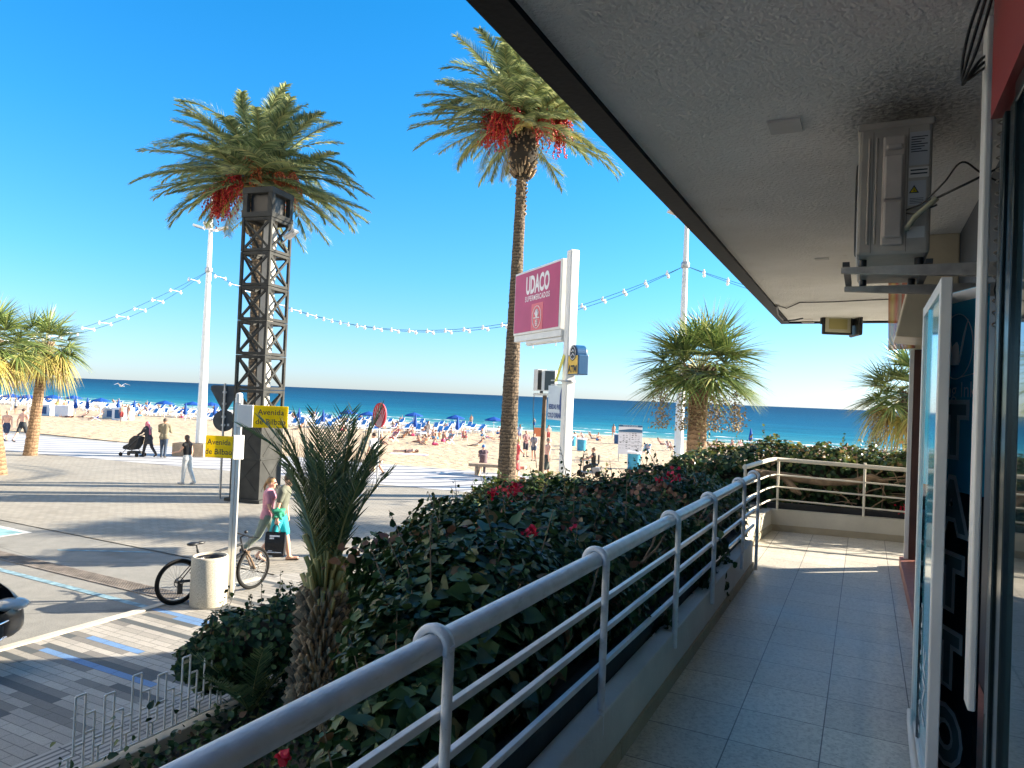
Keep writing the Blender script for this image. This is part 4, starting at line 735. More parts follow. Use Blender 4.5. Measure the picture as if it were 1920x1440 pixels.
for i in range(18):
    u = (i + .5) / 18; az = i * 2.39996; el = rad(89 - 13 * u ** 1.3) + rng.normal(0, .04); frond(cl, ra, (.05 + .06 * math.cos(az), .06 * math.sin(az), 1.62 - .15 * u), az, el, .15 + .55 * u * rng.uniform(.6, 1.3), 1.64 * rng.uniform(.78, 1.08), 32, .40, .022, rng, vee=.25, stiff=.06, start=.2, fw0=.8)
camr = YAW
for az, el, dr_, L in ((camr + math.pi, 1.42, 1.15, 1.85), (camr + math.pi + .2, 1.4, .7, 1.75), (camr + math.pi - .4, 1.35, .6, 1.6), (camr - .6, 1.35, .5, 1.5), (camr, 1.38, .22, 1.8), (camr + .25, 1.42, .25, 1.6)): frond(cl, ra, (.05, 0, 1.6), az, el, dr_, L, 42, .33, .023, rng, vee=.3, stiff=.08, start=.2, fw0=.9)
cr = cl.build('crown', MA['ydfrond'], yp); ra.build('frond_stalks', MATS['olive frond stalk'], cr)
g = P(468, 1345, .05); sp_ = thing('palm_seedling', 'small dark palm seedling with stiff fronds under the bush', 'plant', g); cl = Cloud(); ra = MB()
for i in range(13): az = i * 2.4; frond(cl, ra, (0, 0, .05), az, rng.uniform(.7, 1.35), .5, rng.uniform(.7, 1.0), 24, .26, .016, rng, vee=.3, stiff=.05)
cr = cl.build('fronds', MA['ydfrond'], sp_); ra.build('frond_stalks', MATS['olive frond stalk'], cr)
# white zigzag garden fence on its kerb
b = MB(); b.box(-5.98, -5.84, -6, 6.35, 0, .13); b.box(-5.98, -5.82, 6.35, 9.5, 0, .40); tag(b.build('garden_kerb', MA['concrete'], None, bevel=.01), 'low concrete kerb carrying the white zigzag fence', 'kerb')
fn = thing('garden_fence', 'low white metal fence of zigzag bars along the garden kerb', 'fence'); mb = MB(); xf = -5.91; y = 3.0; k = 0; dy = .088; r = .0095
mb.tube([(xf, 3.78, .17), (xf, 6.5, .17)], .012, 8)
tops = [.80, .80, .62, .72, .72, .54]
y = 3.82; k = 0
while y < 6.45:
    h = tops[k % 6]; zb = .17 if k % 3 else .30; mb.tube([(xf, y, zb), (xf, y, h)], r, 6)
    if k % 6 in (0, 3): mb.tube([(xf, y, h), (xf, y + dy, h)], r, 6)
    if k % 6 in (1, 4): mb.tube([(xf, y, .62 if k % 6 == 1 else .54), (xf, y + dy, .62 if k % 6 == 1 else .54)], r, 6)
    if k % 3 == 0: mb.tube([(xf, y, .30), (xf, y - dy, .30)], r, 6); mb.tube([(xf, y - dy * .5, .17), (xf, y - dy * .5, .30)], r, 6)
    zz_ = .46 if k % 2 else .38
    mb.tube([(xf, y, zz_), (xf, y + dy, zz_)], r, 6)
    y += dy; k += 1
mb.build('bars', MA['whitepaint'], fn)

# ---------------------------------------------------------------- palms
def rel(px, py, d, base): q = DP(px, py, d); return (q.x - base.x, q.y - base.y, q.z)
A = lambda deg: YAW + rad(deg)                    # azimuth seen from the camera: 0 = right, 90 = away
b1 = P(470, 910); b1 = DP(474, 900, 24.3); b1.z = 0
date_palm(b1, rel(485, 335, 24.3, b1), 'tall date palm with red and orange fruit directly behind the lattice tower', 31, 3.4, 112, [(A(195), -.2, 1.6, 46, MA['fruit'], .42), (A(220), -.2, 1.7, 46, MA['fruit'], .42), (A(250), .1, 1.5, 30, MA['fruit'], .34), (A(-40), .1, 1.7, 40, MA['fruito'], .38), (A(-10), .2, 1.7, 36, MA['fruito'], .34), (A(-75), .6, 1.6, 36, MA['fruito'], .34)])
b2 = DP(949, 900, 24.6); b2.z = 0
date_palm(b2, rel(984, 228, 24.6, b2), 'tallest date palm with crimson fruit, its crown touching the canopy edge', 47, 3.35, 112, [(A(198), .15, 1.6, 60, MA['fruit'], .40), (A(225), .1, 1.7, 60, MA['fruit'], .42), (A(250), .6, 1.7, 40, MA['fruit'], .32), (A(-55), .2, 1.6, 46, MA['fruit'], .34), (A(-20), .1, 1.8, 40, MA['fruit'], .34), (A(5), .7, 1.8, 26, MA['fruit'], .28)], trunk_r=(.33, .27, .21, .165, .18), bulge=.50, low=1.26)
b3 = DP(1303, 900, 20); b3.z = 0
fan_palm(b3, rel(1311, 700, 20, b3), 'full green fan palm with hanging seed sprays behind the hedge', 53, 2.02, 56, 0, (.30, .28, .26, .27), 5)
b4 = P(56, 854); fan_palm(b4, rel(84, 650, 31.4, b4), 'leaning fan palm with a skirt of yellow leaves on the left side of the promenade', 61, 2.0, 26, 20, (.28, .22, .19, .17), 1)
b5 = P(-2, 890); fan_palm(b5, rel(-22, 650, 25.2, b5), 'fan palm cut by the left edge of the photo', 67, 2.0, 34, 12, (.28, .22, .19, .17), 1)
b6 = DP(1710, 880, 24); b6.z = 0; fan_palm(b6, rel(1706, 745, 24, b6), 'fan palm partly hidden behind the brown pillar', 71, 2.1, 34, 14, (.19, .17, .15, .15), 3)

# ---------------------------------------------------------------- lattice tower
c = P(490, 945); S = 1.05; tw = thing('lattice_tower', 'tall square grey lattice tower of stacked X-braced cubes on the plaza', 'tower', (c.x - S / 2 - .19, c.y + S / 2 - .10, 0), rad(9))
h = S / 2; q = 1.04; z0 = .25; tops_ = [z0 + q * i for i in range(9)]
mb = MB(); mb.box(-h - .10, h + .10, -h - .10, h + .10, 0, .10); mb.box(-h, h, -h, h, .10, tops_[2])
for fx in range(4):
    R_ = Matrix.Rotation(fx * math.pi / 2, 4, 'Z')
    for k in range(2):
        za, zb = tops_[k] + .10, tops_[k + 1] - .06
        for a_, b_ in (((-h + .12, za), (h - .12, zb)), ((-h + .12, zb), (h - .12, za))): mb.beam(R_ @ Vector((a_[0], -h - .004, a_[1])), R_ @ Vector((b_[0], -h - .006, b_[1])), .02, .05, 0, up=R_ @ Vector((0, 1, 0)) if False else (0, 0, 1))
        mb.beam(R_ @ Vector((-h, -h - .006, tops_[k + 1])), R_ @ Vector((h, -h - .006, tops_[k + 1])), .03, .05)
mb.build('solid_base', MA['towerg'], tw, bevel=.012)
for k in range(2, 8):
    mb = MB(); za, zb = tops_[k] + .006, tops_[k + 1] - .006; w = .085
    for sx in (-1, 1):
        for sy in (-1, 1): mb.box(sx * (h - w / 2) - w / 2, sx * (h - w / 2) + w / 2, sy * (h - w / 2) - w / 2, sy * (h - w / 2) + w / 2, za, zb)
    for fx in range(4):
        R_ = Matrix.Rotation(fx * math.pi / 2, 4, 'Z')
        for zz in (za + .045, zb - .045): mb.beam(R_ @ Vector((-h + w, -h + .05, zz)), R_ @ Vector((h - w, -h + .05, zz)), .085, .085)
        mb.beam(R_ @ Vector((-h + w, -h + .04, za + .09)), R_ @ Vector((h - w, -h + .04, zb - .09)), .05, .07); mb.beam(R_ @ Vector((-h + w, -h + .046, zb - .09)), R_ @ Vector((h - w, -h + .046, za + .09)), .05, .07)
        for sx in (-1, 1):
            for zz, sg in ((za + .09, 1), (zb - .09, -1)): v = [R_ @ Vector((sx * (h - w), yy, zz)) for yy in (-h + .02, -h + .07)] + [R_ @ Vector((sx * (h - w - .12), yy, zz)) for yy in (-h + .02, -h + .07)] + [R_ @ Vector((sx * (h - w), yy, zz + sg * .12)) for yy in (-h + .02, -h + .07)]; mb.add(v, [(0, 2, 4), (1, 5, 3), (2, 3, 5, 4)])
    mb.build('lattice_cube', MA['towerg'], tw, bevel=.008)
mb = MB(); mb.box(.0, .27, -.17, .13, tops_[2], tops_[8]); mb.build('core', MA['towerc'], tw)
mb = MB(); zt = tops_[8]; w = .16
for sx in (-1, 1):
    for sy in (-1, 1): mb.box(sx * (h - w / 2) - w / 2, sx * (h - w / 2) + w / 2, sy * (h - w / 2) - w / 2, sy * (h - w / 2) + w / 2, zt, zt + .86)
mb.box(-h - .015, h + .015, -h - .015, h + .015, zt - .004, zt + .15); mb.box(-h - .015, h + .015, -h - .015, h + .015, zt + .72, zt + .9); mb.box(-h + .17, h - .17, -h + .17, h - .17, zt + .15, zt + .72, 1)
e_ = h + .02; mb.add([(-e_, -e_, zt + .9), (e_, -e_, zt + .9), (e_, e_, zt + .9), (-e_, e_, zt + .9), (0, 0, zt + 1.06)], [(0, 1, 4), (1, 2, 4), (2, 3, 4), (3, 0, 4)])
mb.build('lamp_head', [MA['towerg'], MA['black']], tw, bevel=.01)
mb = MB(); M_ = Matrix.Translation((h + .28, .1, tops_[7] + .62)) @ Matrix.Rotation(-.6, 4, 'Y'); mb.box(-.2, .2, -.14, .14, -.03, .05, 0, M_); mb.box(.1, .17, -.1, .1, -.05, -.03, 1, M_); mb.beam((h - .05, .1, tops_[7] + .35), (h + .2, .1, tops_[7] + .56), .04, .04); mb.build('spotlight', [MA['galv'], MA['lampglass']], tw)

# ---------------------------------------------------------------- lamp posts and garlands
def lamp_post(loc, H, label, r0=.24):
    t = thing('lamp_post', label, 'lamp post', loc, YAW); mb = MB(); mb.lathe([(r0 * 1.3, 0), (r0 * 1.3, .12), (r0, .15), (r0 * .93, 2.2), (r0 * .9, 2.22), (.06, H)], 14); mb.build('pole', MA['whitepaint'], t)
    for a in (10, 100, 190, 280):
        mb = MB(); M_ = Matrix.Translation((0, 0, 11.0)) @ Matrix.Rotation(rad(a), 4, 'Z'); mb.beam(M_ @ Vector((.05, 0, 0)), M_ @ Vector((.35, 0, .06)), .05, .05); M2 = M_ @ Matrix.Translation((.55, 0, .10)) @ Matrix.Rotation(-.25, 4, 'Y'); mb.box(-.25, .25, -.17, .17, -.05, .05, 0, M2); mb.box(-.22, .22, -.14, .14, -.058, -.051, 1, M2); mb.build('lamp_head', [MA['whitepaint'], MA['lampglass']], t, bevel=.01)
    mb = MB(); mb.lathe([(.14, 8.9), (.17, 8.95), (.17, 9.1), (.14, 9.15)], 14); mb.build('collar', MA['galv'], t); return t
L1 = DP(375, 850, 34.5); L1.z = 0; L2 = DP(1272, 850, 28.4); L2.z = 0
lamp_post(L1, 13.2, 'tall tapered white lamp post on the promenade left of the lattice tower'); lamp_post(L2, 13.5, 'tall tapered white lamp post behind the green fan palm', .20)
cabm = mat('garland cable', (.05, .20, .27), .6); bulbm = mat('frosted bulb', (.75, .76, .76), .3)
def garland(a, b, sag, n, label, gap=.75):
    t = thing('light_garland', label, 'string lights', a); a, b = Vector(a), Vector(b); d = b - a; side = Vector((d.y, -d.x, 0)).normalized(); 
    def pt(s, o): return d * s + Vector((0, 0, -4 * sag * s * (1 - s))) + side * o
    for o in (-gap / 2, gap / 2): mb = MB(); mb.tube([pt(s, o * min(1, 8 * min(s, 1 - s))) for s in np.linspace(0, 1, 44)], .012, 5, cap=False); mb.build('cable', cabm, t)
    mb = MB(); mb.tube([(0, -gap / 2, 0), (0, gap / 2, 0)], .016, 6); 
    for s in (-1, 1): mb.ell((0, s * gap / 2, -.05), (.062, .062, .075)); mb.tube([(0, s * gap / 2, .02), (0, s * gap / 2, .07)], .03, 8)
    proto = mb.build('lamp_rung', bulbm, t); ang = math.atan2(d.y, d.x)
    for i in range(n):
        o = proto if i == 0 else proto.copy()
        if i: COL.objects.link(o); o.parent = t
        o.location = pt((i + .8) / (n + .6), 0); o.rotation_euler = (0, 0, ang)
T1 = L1 + Vector((0, 0, 9)); T2 = L2 + Vector((0, 0, 9)); q0 = DP(-330, 545, 40)
garland(T1, T2, 2.8, 26, 'long sagging string of paired white bulbs between the two lamp posts')
garland(T1, (q0.x, q0.y, 9.0), 3.7, 24, 'string of paired white bulbs running left from the lamp post behind the tower'); q3 = T2 + (T2 - T1); garland(T2, (q3.x, q3.y, 9), 2.3, 24, 'string of paired white bulbs running right from the far lamp post under the canopy')

# ---------------------------------------------------------------- people
SK = {}
def skin(i=0):
    cols = [(.52, .27, .18), (.60, .34, .24), (.40, .20, .12), (.66, .40, .30)]
    if i not in SK: SK[i] = mat('skin tone %s' % 'abcd'[i], cols[i], .55, var=.06, vscale=5)
    return SK[i]
CM_ = {}
def cloth(col, rough=.85):
    k = tuple(round(c, 3) for c in col)
    if k not in CM_: CM_[k] = mat('fabric %d %d %d' % tuple(int(c * 255) for c in col), col, rough, bump=.25, bscale=22, var=.12, vscale=9)
    return CM_[k]
def cap(mb, a, b, ra, rb, n=12):
    a, b = Vector(a), Vector(b); d = b - a; L = max(d.length, 1e-4); q = d.normalized().to_track_quat('Z', 'Y') if d.length > 1e-5 else Matrix.Identity(3).to_quaternion()
    pr = [(max(1e-4, ra * math.sin(t)), -ra * math.cos(t)) for t in np.linspace(0, math.pi / 2, 4)] + [(max(1e-4, rb * math.cos(t)), L + rb * math.sin(t)) for t in np.linspace(0, math.pi / 2, 4)]
    mb.lathe(pr, n, M=Matrix.Translation(a) @ q.to_matrix().to_4x4())
def remesh(mb, name, m, vox, parent=None, sm=4, tag_mat=None):
    o = mb.build(name, m); r = o.modifiers.new('r', 'REMESH'); r.mode = 'VOXEL'; r.voxel_size = vox; r.use_smooth_shade = True
    s = o.modifiers.new('s', 'SMOOTH'); s.factor = .5; s.iterations = sm
    bpy.context.view_layer.update(); me = bpy.data.meshes.new_from_object(o.evaluated_get(bpy.context.evaluated_depsgraph_get())); old = o.data
    o.modifiers.clear(); o.data = me; bpy.data.meshes.remove(old)
    if parent: o.parent = parent
    return o
def person(label, loc, rz, H=1.7, legs=((0, 0), (0, 0)), arms=((0, 8, 10), (0, 8, 10)), lean=0, head=(0, 0), outfit=(), hair=('short', (.05, .03, .02)), sk=0, vox=.016, group=None, mode='stand', female=False, cat='person', shoes=(.03, .03, .035), spread=.0, glasses=False):
    k = H / 1.7; V3 = Vector; sw = .165 if female else .195; hw = .092
    Jt = {}; pel = V3((0, 0, .90))
    def rotx(v, a): return Matrix.Rotation(-a, 3, 'X') @ V3(v)          # positive = forwards (+y)
    T0 = rad(lean)
    if mode == 'recline': T0 = rad(-48)
    if mode == 'lie': T0 = rad(-88)
    chest = pel + rotx((0, 0, .40), T0); neck = pel + rotx((0, 0, .555), T0); hd = neck + rotx((0, .018, .13), T0 * .6 + rad(head[1]))
    if mode == 'lie': hd = neck + rotx((0, .03, .13), T0)
    Jt.update(pel=pel, chest=chest, neck=neck, head=hd)
    for i, s in enumerate((-1, 1)):
        hip = pel + V3((s * hw, 0, -.02)); a, kb = rad(legs[i][0]), rad(legs[i][1]); sp = s * spread
        knee = hip + V3((sp * .42, math.sin(a) * .42, -math.cos(a) * .42)); b_ = a - kb; ank = knee + V3((sp * .3, math.sin(b_) * .41, -math.cos(b_) * .41)); fd = b_ * .75 if mode != 'lie' else b_
        toe = ank + V3((s * .02, math.cos(fd) * .155, math.sin(fd) * .155 - .045 * math.cos(fd))); heel = ank + V3((0, -.04 * math.cos(fd), -.045))
        Jt['hip%d' % i], Jt['knee%d' % i], Jt['ank%d' % i], Jt['toe%d' % i], Jt['heel%d' % i] = hip, knee, ank, toe, heel
        sh = neck + rotx((s * sw, 0, -.075), T0); sa, ab, eb = rad(arms[i][0]), rad(arms[i][1]), rad(arms[i][2])
        ua = V3((s * math.sin(ab), math.sin(sa) * math.cos(ab), -math.cos(sa) * math.cos(ab))); ua = rotx(ua, T0 * .7); elb = sh + ua * .285; sa2 = sa + eb
        fa = V3((s * math.sin(ab * .5) - s * .12 * min(1, eb), math.sin(sa2), -math.cos(sa2))).normalized(); fa = rotx(fa, T0 * .7); wr = elb + fa * .245
        Jt['sh%d' % i], Jt['elb%d' % i], Jt['wr%d' % i], Jt['fa%d' % i] = sh, elb, wr, fa
    zmin = min(min(Jt['toe%d' % i].z, Jt['heel%d' % i].z) - .028 for i in (0, 1))
    if mode in ('recline', 'lie'): zmin = pel.z - .13
    if mode == 'sit': zmin = pel.z - .1
    up = V3((0, 0, -zmin)); 
    for q in list(Jt):
        if not q.startswith('fa'): Jt[q] = (Jt[q] + up) * k
    J = Jt; fine = vox < .017
    b = MB(); R_ = Matrix.Rotation(-T0, 3, 'X')
    def off(p, v): return p + (R_ @ V3(v)) * k
    ww = .86 if female else 1.
    def torso(mb, g=0., low=True):
        for s in (-1, 1):
            cap(mb, off(J['chest'], (s * .075 * ww, 0, .06)), off(J['pel'], (s * .055, 0, .10)), (.098 + g) * k, (.078 + g) * k)
            if low: cap(mb, off(J['pel'], (s * .06, 0, .08)), off(J['pel'], (s * .085, -.01, -.03)), (.088 + g) * k, (.098 + g) * k)
            cap(mb, off(J['chest'], (s * .06, 0, .10)), J['sh%d' % (s > 0)] + V3((0, 0, -.01)) * k, (.075 + g) * k, (.058 + g) * k)
            if female: cap(mb, off(J['chest'], (s * .075, .075, .01)), off(J['chest'], (s * .075, .085, .0)), (.055 + g) * k, (.05 + g) * k)
        cap(mb, off(J['chest'], (0, .01, .02)), off(J['pel'], (0, .015, .12)), (.10 + g) * k, (.085 + g) * k)
    torso(b); cap(b, off(J['neck'], (0, -.005, -.06)), J['head'] + V3((0, 0, -.05)) * k, .062 * k, .052 * k)
    HR = Matrix.Rotation(rad(head[0]), 3, 'Z') @ Matrix.Rotation(-(rad(head[1]) + (T0 if mode in ('lie', 'recline') else T0 * .4)), 3, 'X')
    hp = lambda v: J['head'] + (HR @ V3(v)) * k
    b.ell(hp((0, -.008, .02)), (.077 * k, .096 * k, .105 * k), n=16, k=12, M=HR); cap(b, hp((0, .035, -.03)), hp((0, .045, -.075)), .058 * k, .036 * k); cap(b, hp((0, .088, .012)), hp((0, .108, -.018)), .011 * k, .015 * k)
    for s in (-1, 1): cap(b, hp((s * .077, -.005, .012)), hp((s * .080, -.01, -.018)), .014 * k, .010 * k); cap(b, hp((s * .03, .082, .035)), hp((s * .045, .078, .035)), .012 * k, .01 * k)
    for i, s in enumerate((-1, 1)):
        cap(b, J['hip%d' % i], J['knee%d' % i], .086 * k, .055 * k); cap(b, J['knee%d' % i], J['knee%d' % i] * .62 + J['ank%d' % i] * .38, .055 * k, .057 * k); cap(b, J['knee%d' % i] * .65 + J['ank%d' % i] * .35, J['ank%d' % i], .056 * k, .036 * k)
        cap(b, J['heel%d' % i] + V3((0, 0, .012)) * k, J['toe%d' % i], .034 * k, .030 * k); cap(b, J['ank%d' % i], J['toe%d' % i] * .6 + J['heel%d' % i] * .4, .036 * k, .032 * k)
        cap(b, J['sh%d' % i], J['elb%d' % i], .052 * k, .039 * k); cap(b, J['elb%d' % i], J['wr%d' % i], .039 * k, .026 * k)
        fa = J['fa%d' % i]; side = fa.cross(V3((s, 0, 0))).normalized(); w0 = J['wr%d' % i]; palm = w0 + fa * .075 * k
        for t_ in (-1, 0, 1): cap(b, w0 + side * t_ * .012 * k, palm + side * t_ * .026 * k, .018 * k, .015 * k)
        if fine:
            inn = V3((-s, 0, 0))
            for f_, (t_, L_) in enumerate(((-.034, .058), (-.012, .072), (.011, .068), (.032, .05))):
                p0 = palm + side * t_ * k; p1 = p0 + (fa * .85 + inn * .4) * L_ * .55 * k; p2 = p1 + (fa * .5 + inn * .85) * L_ * .5 * k; cap(b, p0, p1, .0098 * k, .009 * k, 8); cap(b, p1, p2, .009 * k, .0075 * k, 8)
            t0 = w0 + fa * .03 * k - side * .022 * k; cap(b, t0, t0 + (fa * .8 - side * .8 + inn * .2) * .045 * k, .012 * k, .010 * k, 8)
    body = remesh(b, 'person', skin(sk), vox * k, None, 3 if fine else 2); body.location = loc; body.rotation_euler = (0, 0, rz); tag(body, label, cat, group)
    vc = vox * k
    for it in outfit:
        kind, col = it[0], it[1]; m = cloth(col); g = MB(); P_ = it[2:] 
        if kind in ('tee', 'top', 'jacket', 'dress'):
            gg = .030 if kind == 'jacket' else .018; torso(g, gg, kind != 'top'); fr_ = {'tee': .62, 'top': 0, 'jacket': 1., 'dress': .12}[kind]
            for i in (0, 1):
                if fr_: cap(g, J['sh%d' % i], J['sh%d' % i].lerp(J['elb%d' % i], fr_), (.072 if kind != 'jacket' else .075) * k, (.060 if kind != 'jacket' else .058) * k)
                if kind == 'jacket': cap(g, J['elb%d' % i], J['elb%d' % i].lerp(J['wr%d' % i], .9), .057 * k, .046 * k)
            if kind == 'dress': zb = P_[0] if P_ else .35; z0 = J['pel'].z; pr = [(.11 * k, .02 * k), (.145 * k, -.08 * k), (.19 * k, -(z0 - zb * k)), (.17 * k, -(z0 - zb * k) + .01)]; g.lathe([(1e-3, .03 * k)] + pr + [(1e-3, -(z0 - zb * k) + .012)], 20, c=tuple(J['pel']))
        elif kind in ('shorts', 'trousers'):
            fr_ = (P_[0] if P_ else .75) if kind == 'shorts' else 1.
            for i, s in enumerate((-1, 1)):
                cap(g, off(J['pel'], (s * .055, 0, .10)), off(J['pel'], (s * .085, -.01, -.03)), .098 * k, .115 * k); cap(g, J['hip%d' % i], J['hip%d' % i].lerp(J['knee%d' % i], fr_), .108 * k, (.088 if kind == 'shorts' else .074) * k)
                if kind == 'trousers': cap(g, J['knee%d' % i], J['knee%d' % i].lerp(J['ank%d' % i], P_[0] if P_ else .95), .074 * k, .058 * k)
        elif kind == 'bikini':
            for s in (-1, 1): cap(g, off(J['pel'], (s * .055, 0, .03)), off(J['pel'], (s * .08, -.01, -.03)), .094 * k, .108 * k)
            if female: 
                for s in (-1, 1): cap(g, off(J['chest'], (s * .075, .06, .0)), off(J['chest'], (s * .075, .085, .0)), .064 * k, .058 * k)
                cap(g, off(J['chest'], (-.08, -.02, 0)), off(J['chest'], (.08, -.02, 0)), .094 * k, .094 * k) if False else None
        nm = {'tee': 'shirt', 'top': 'top', 'jacket': 'jacket', 'dress': 'dress', 'shorts': 'shorts', 'trousers': 'trousers', 'bikini': 'swimwear'}[kind]
        remesh(g, nm, m, max(vc, .013), body, 2)
    if shoes:
        for i in (0, 1): g = MB(); cap(g, J['heel%d' % i] + V3((0, 0, .006)) * k, J['toe%d' % i], .041 * k, .037 * k); cap(g, J['heel%d' % i] + V3((0, 0, .03)) * k, J['toe%d' % i].lerp(J['heel%d' % i], .45) + V3((0, 0, .02)) * k, .036 * k, .034 * k); remesh(g, 'shoe', cloth(shoes), max(vc, .012), body, 1)
    hk, hc = hair; g = MB(); hm = cloth(hc, .6)
    if hk: g.ell(hp((0, -.022, .042)), (.087 * k, .098 * k, .095 * k), n=16, k=10, M=HR)
    if hk in ('long', 'veil'): w_ = .085 if hk == 'veil' else .07; cap(g, hp((0, -.055, .02)), off(J['neck'], (0, -.10, -.14 if hk == 'long' else -.36)), .075 * k, w_ * .62 * k)
    if hk == 'veil':
        for s in (-1, 1): cap(g, hp((s * .05, .0, .0)), off(J['neck'], (s * .05, .02, -.05)), .055 * k, .07 * k)
    if hk == 'pony': cap(g, hp((0, -.10, .02)), hp((0, -.14, -.08)), .034 * k, .028 * k); cap(g, hp((0, -.14, -.08)), hp((.01, -.12, -.19)), .028 * k, .014 * k)
    if hk == 'bun': cap(g, hp((0, -.06, .11)), hp((0, -.07, .125)), .035 * k, .03 * k)
    if hk == 'cap': cap(g, hp((0, .07, .055)), hp((0, .13, .045)), .05 * k, .045 * k)
    if hk: remesh(g, 'headscarf' if hk == 'veil' else ('cap' if hk == 'cap' else 'hair'), hm, max(vc, .012), body, 2)
    if glasses: g = MB(); [g.ell(hp((s * .032, .088, .028)), (.024 * k, .01 * k, .018 * k), n=10, k=6) for s in (-1, 1)]; g.beam(hp((-.08, .0, .03)), hp((.08, .0, .03)), .003, .003) if False else None; g.build('sunglasses', MA['black'], body)
    body['jt'] = 0; del body['jt']; return body, J
# camera-relative headings: a figure faces local +y; FACE(0) looks away from the camera, FACE(-90) to the right
def FACE(d): return YAW + rad(d)
c = P(497, 1046); wom, J = person('woman in pink tee and grey green trousers walking beside the man with the bag', c, FACE(-84), 1.64, ((18, 8), (-20, 26)), ((-8, 8, 12), (14, 8, 22)), 4, (0, 4), (('trousers', (.20, .24, .20), .80), ('tee', (.62, .27, .33))), ('pony', (.30, .17, .07)), 1, .0115, female=True, glasses=True)
c = P(521, 1052); man, J = person('man in khaki tee and turquoise shorts walking right with a black shopping bag', c, FACE(-86), 1.76, ((16, 6), (-14, 24)), ((4, 7, 8), (-6, 7, 10)), 9, (0, 16), (('shorts', (.02, .36, .42), .82), ('tee', (.115, .12, .09))), ('short', (.07, .04, .025)), 1, .0115, shoes=None)
for i in (0, 1):
    g = MB(); g.beam(J['heel%d' % i] + Vector((0, -.03, -.03)), J['toe%d' % i] + Vector((0, .03, -.026)), .085, .018); g.tube([J['toe%d' % i] + Vector((-.035, -.06, .0)), J['toe%d' % i] + Vector((0, 0, .02)), J['toe%d' % i] + Vector((.035, -.06, .0))], .006, 6); g.build('flip_flop', MA['black'], man)
Mw = man.matrix_world if False else (Matrix.Translation(man.location) @ Matrix.Rotation(man.rotation_euler.z, 4, 'Z'))
hand = Mw @ (J['wr1'] + J['fa1'] * .10); bag = thing('shopping_bag', 'black glossy shopping bag with white printing held by the walking man', 'bag', hand, FACE(0))
mb = MB(); v = []
for z, w_, d_ in ((-.16, .19, .045), (-.36, .195, .06), (-.60, .18, .07)): v += [(-w_, -d_, z), (w_, -d_, z), (w_, d_, z), (-w_, d_, z)]
mb.add(v, [(0, 1, 5, 4), (1, 2, 6, 5), (2, 3, 7, 6), (3, 0, 4, 7), (4, 5, 9, 8), (5, 6, 10, 9), (6, 7, 11, 10), (7, 4, 8, 11), (8, 9, 10, 11)]); mb.build('sack', mat('glossy black bag', (.01, .01, .012), .25, bump=.3, bscale=9), bag)
mb = MB(); 
for y in (-.04, .04): mb.tube([(-.07, y, -.17), (-.05, y * .6, -.05), (0, 0, .01), (.05, y * .6, -.05), (.07, y, -.17)], .007, 6)
mb.build('handle', MA['black'], bag)
mb = MB(); 
for x0, x1, z0_, z1_ in ((-.10, .10, -.235, -.205), (-.10, -.01, -.28, -.25), (-.14, .14, -.545, -.53), (-.12, -.04, -.515, -.505)): mb.add([(x0, -.075, z0_), (x1, -.075, z0_), (x1, -.066, z1_), (x0, -.066, z1_)], [(0, 1, 2, 3)])
mb.build('print', MA['white'], bag)
hold = Mw @ (J['elb1'] * .45 + J['wr1'] * .55); mb = MB(); [cap(mb, hold + Vector(tuple(rng.normal(0, 1, 3) * [.05, .07, .045])), hold + Vector(tuple(rng.normal(0, 1, 3) * [.06, .10, .07])) + Vector((0, 0, -.05)), .045, .03, 8) for _ in range(9)]
gb = remesh(mb, 'towel', mat('green towel', (.02, .24, .14), .8, bump=.6, bscale=18, var=.3), .012, None, 1); tag(gb, 'crumpled green towel under the arm of the walking man', 'towel')
person('woman in black top and white trousers looking back on the plaza', P(349, 908), FACE(75), 1.66, ((8, 4), (-10, 14)), ((30, 10, 50), (-4, 10, 20)), 2, (-70, 0), (('top', (.015, .015, .018)), ('trousers', (.62, .62, .60))), ('long', (.10, .05, .03)), 1, .015, female=True, shoes=(.5, .5, .5))
hj, J = person('person in pink headscarf and black clothes pushing a stroller', P(277, 857), FACE(70), 1.64, ((18, 6), (-18, 24)), ((46, 4, 26), (46, 4, 26)), 10, (0, 0), (('trousers', (.02, .02, .025)), ('dress', (.03, .03, .038), .62), ('jacket', (.03, .03, .038))), ('veil', (.52, .14, .20)), 0, .016, female=True)
person('man in olive jacket and dark jeans standing beside the stroller', P(306, 858), FACE(12), 1.76, ((6, 4), (-8, 8)), ((22, 8, 70), (22, 8, 60)), 3, (10, 0), (('trousers', (.035, .055, .09)), ('jacket', (.19, .165, .11))), ('short', (.05, .035, .025)), 0, .016)
person('shirtless man in dark shorts walking at the far left edge', P(11, 828), FACE(12), 1.66, ((24, 8), (-20, 36)), ((14, 12, 18), (-14, 12, 18)), 4, (0, 0), (('shorts', (.03, .045, .09), .85),), ('short', (.30, .22, .14)), 1, .018)
person('shirtless man in black shorts walking away beside the leaning palm', P(41, 829), FACE(-8), 1.80, ((-26, 12), (22, 4)), ((-14, 12, 18), (14, 12, 18)), 3, (0, 0), (('shorts', (.02, .025, .03), .85),), ('short', (.06, .03, .02)), 1, .018)
person('man in white shirt and black shorts walking behind the young palm', P(700, 892), FACE(60), 1.76, ((18, 6), (-18, 26)), ((10, 8, 20), (-8, 8, 14)), 4, (0, 0), (('shorts', (.02, .02, .02), .9), ('tee', (.70, .72, .74))), ('short', (.04, .025, .02)), 0, .017)
person('woman in long coral dress looking at her phone beside the tall date palm', P(967, 898), FACE(-62), 1.64, ((6, 4), (-6, 6)), ((34, 8, 70), (34, 8, 70)), 2, (0, 20), (('dress', (.72, .10, .10), .42),), ('bun', (.55, .33, .12)), 1, .017, female=True, shoes=(.5, .3, .2))
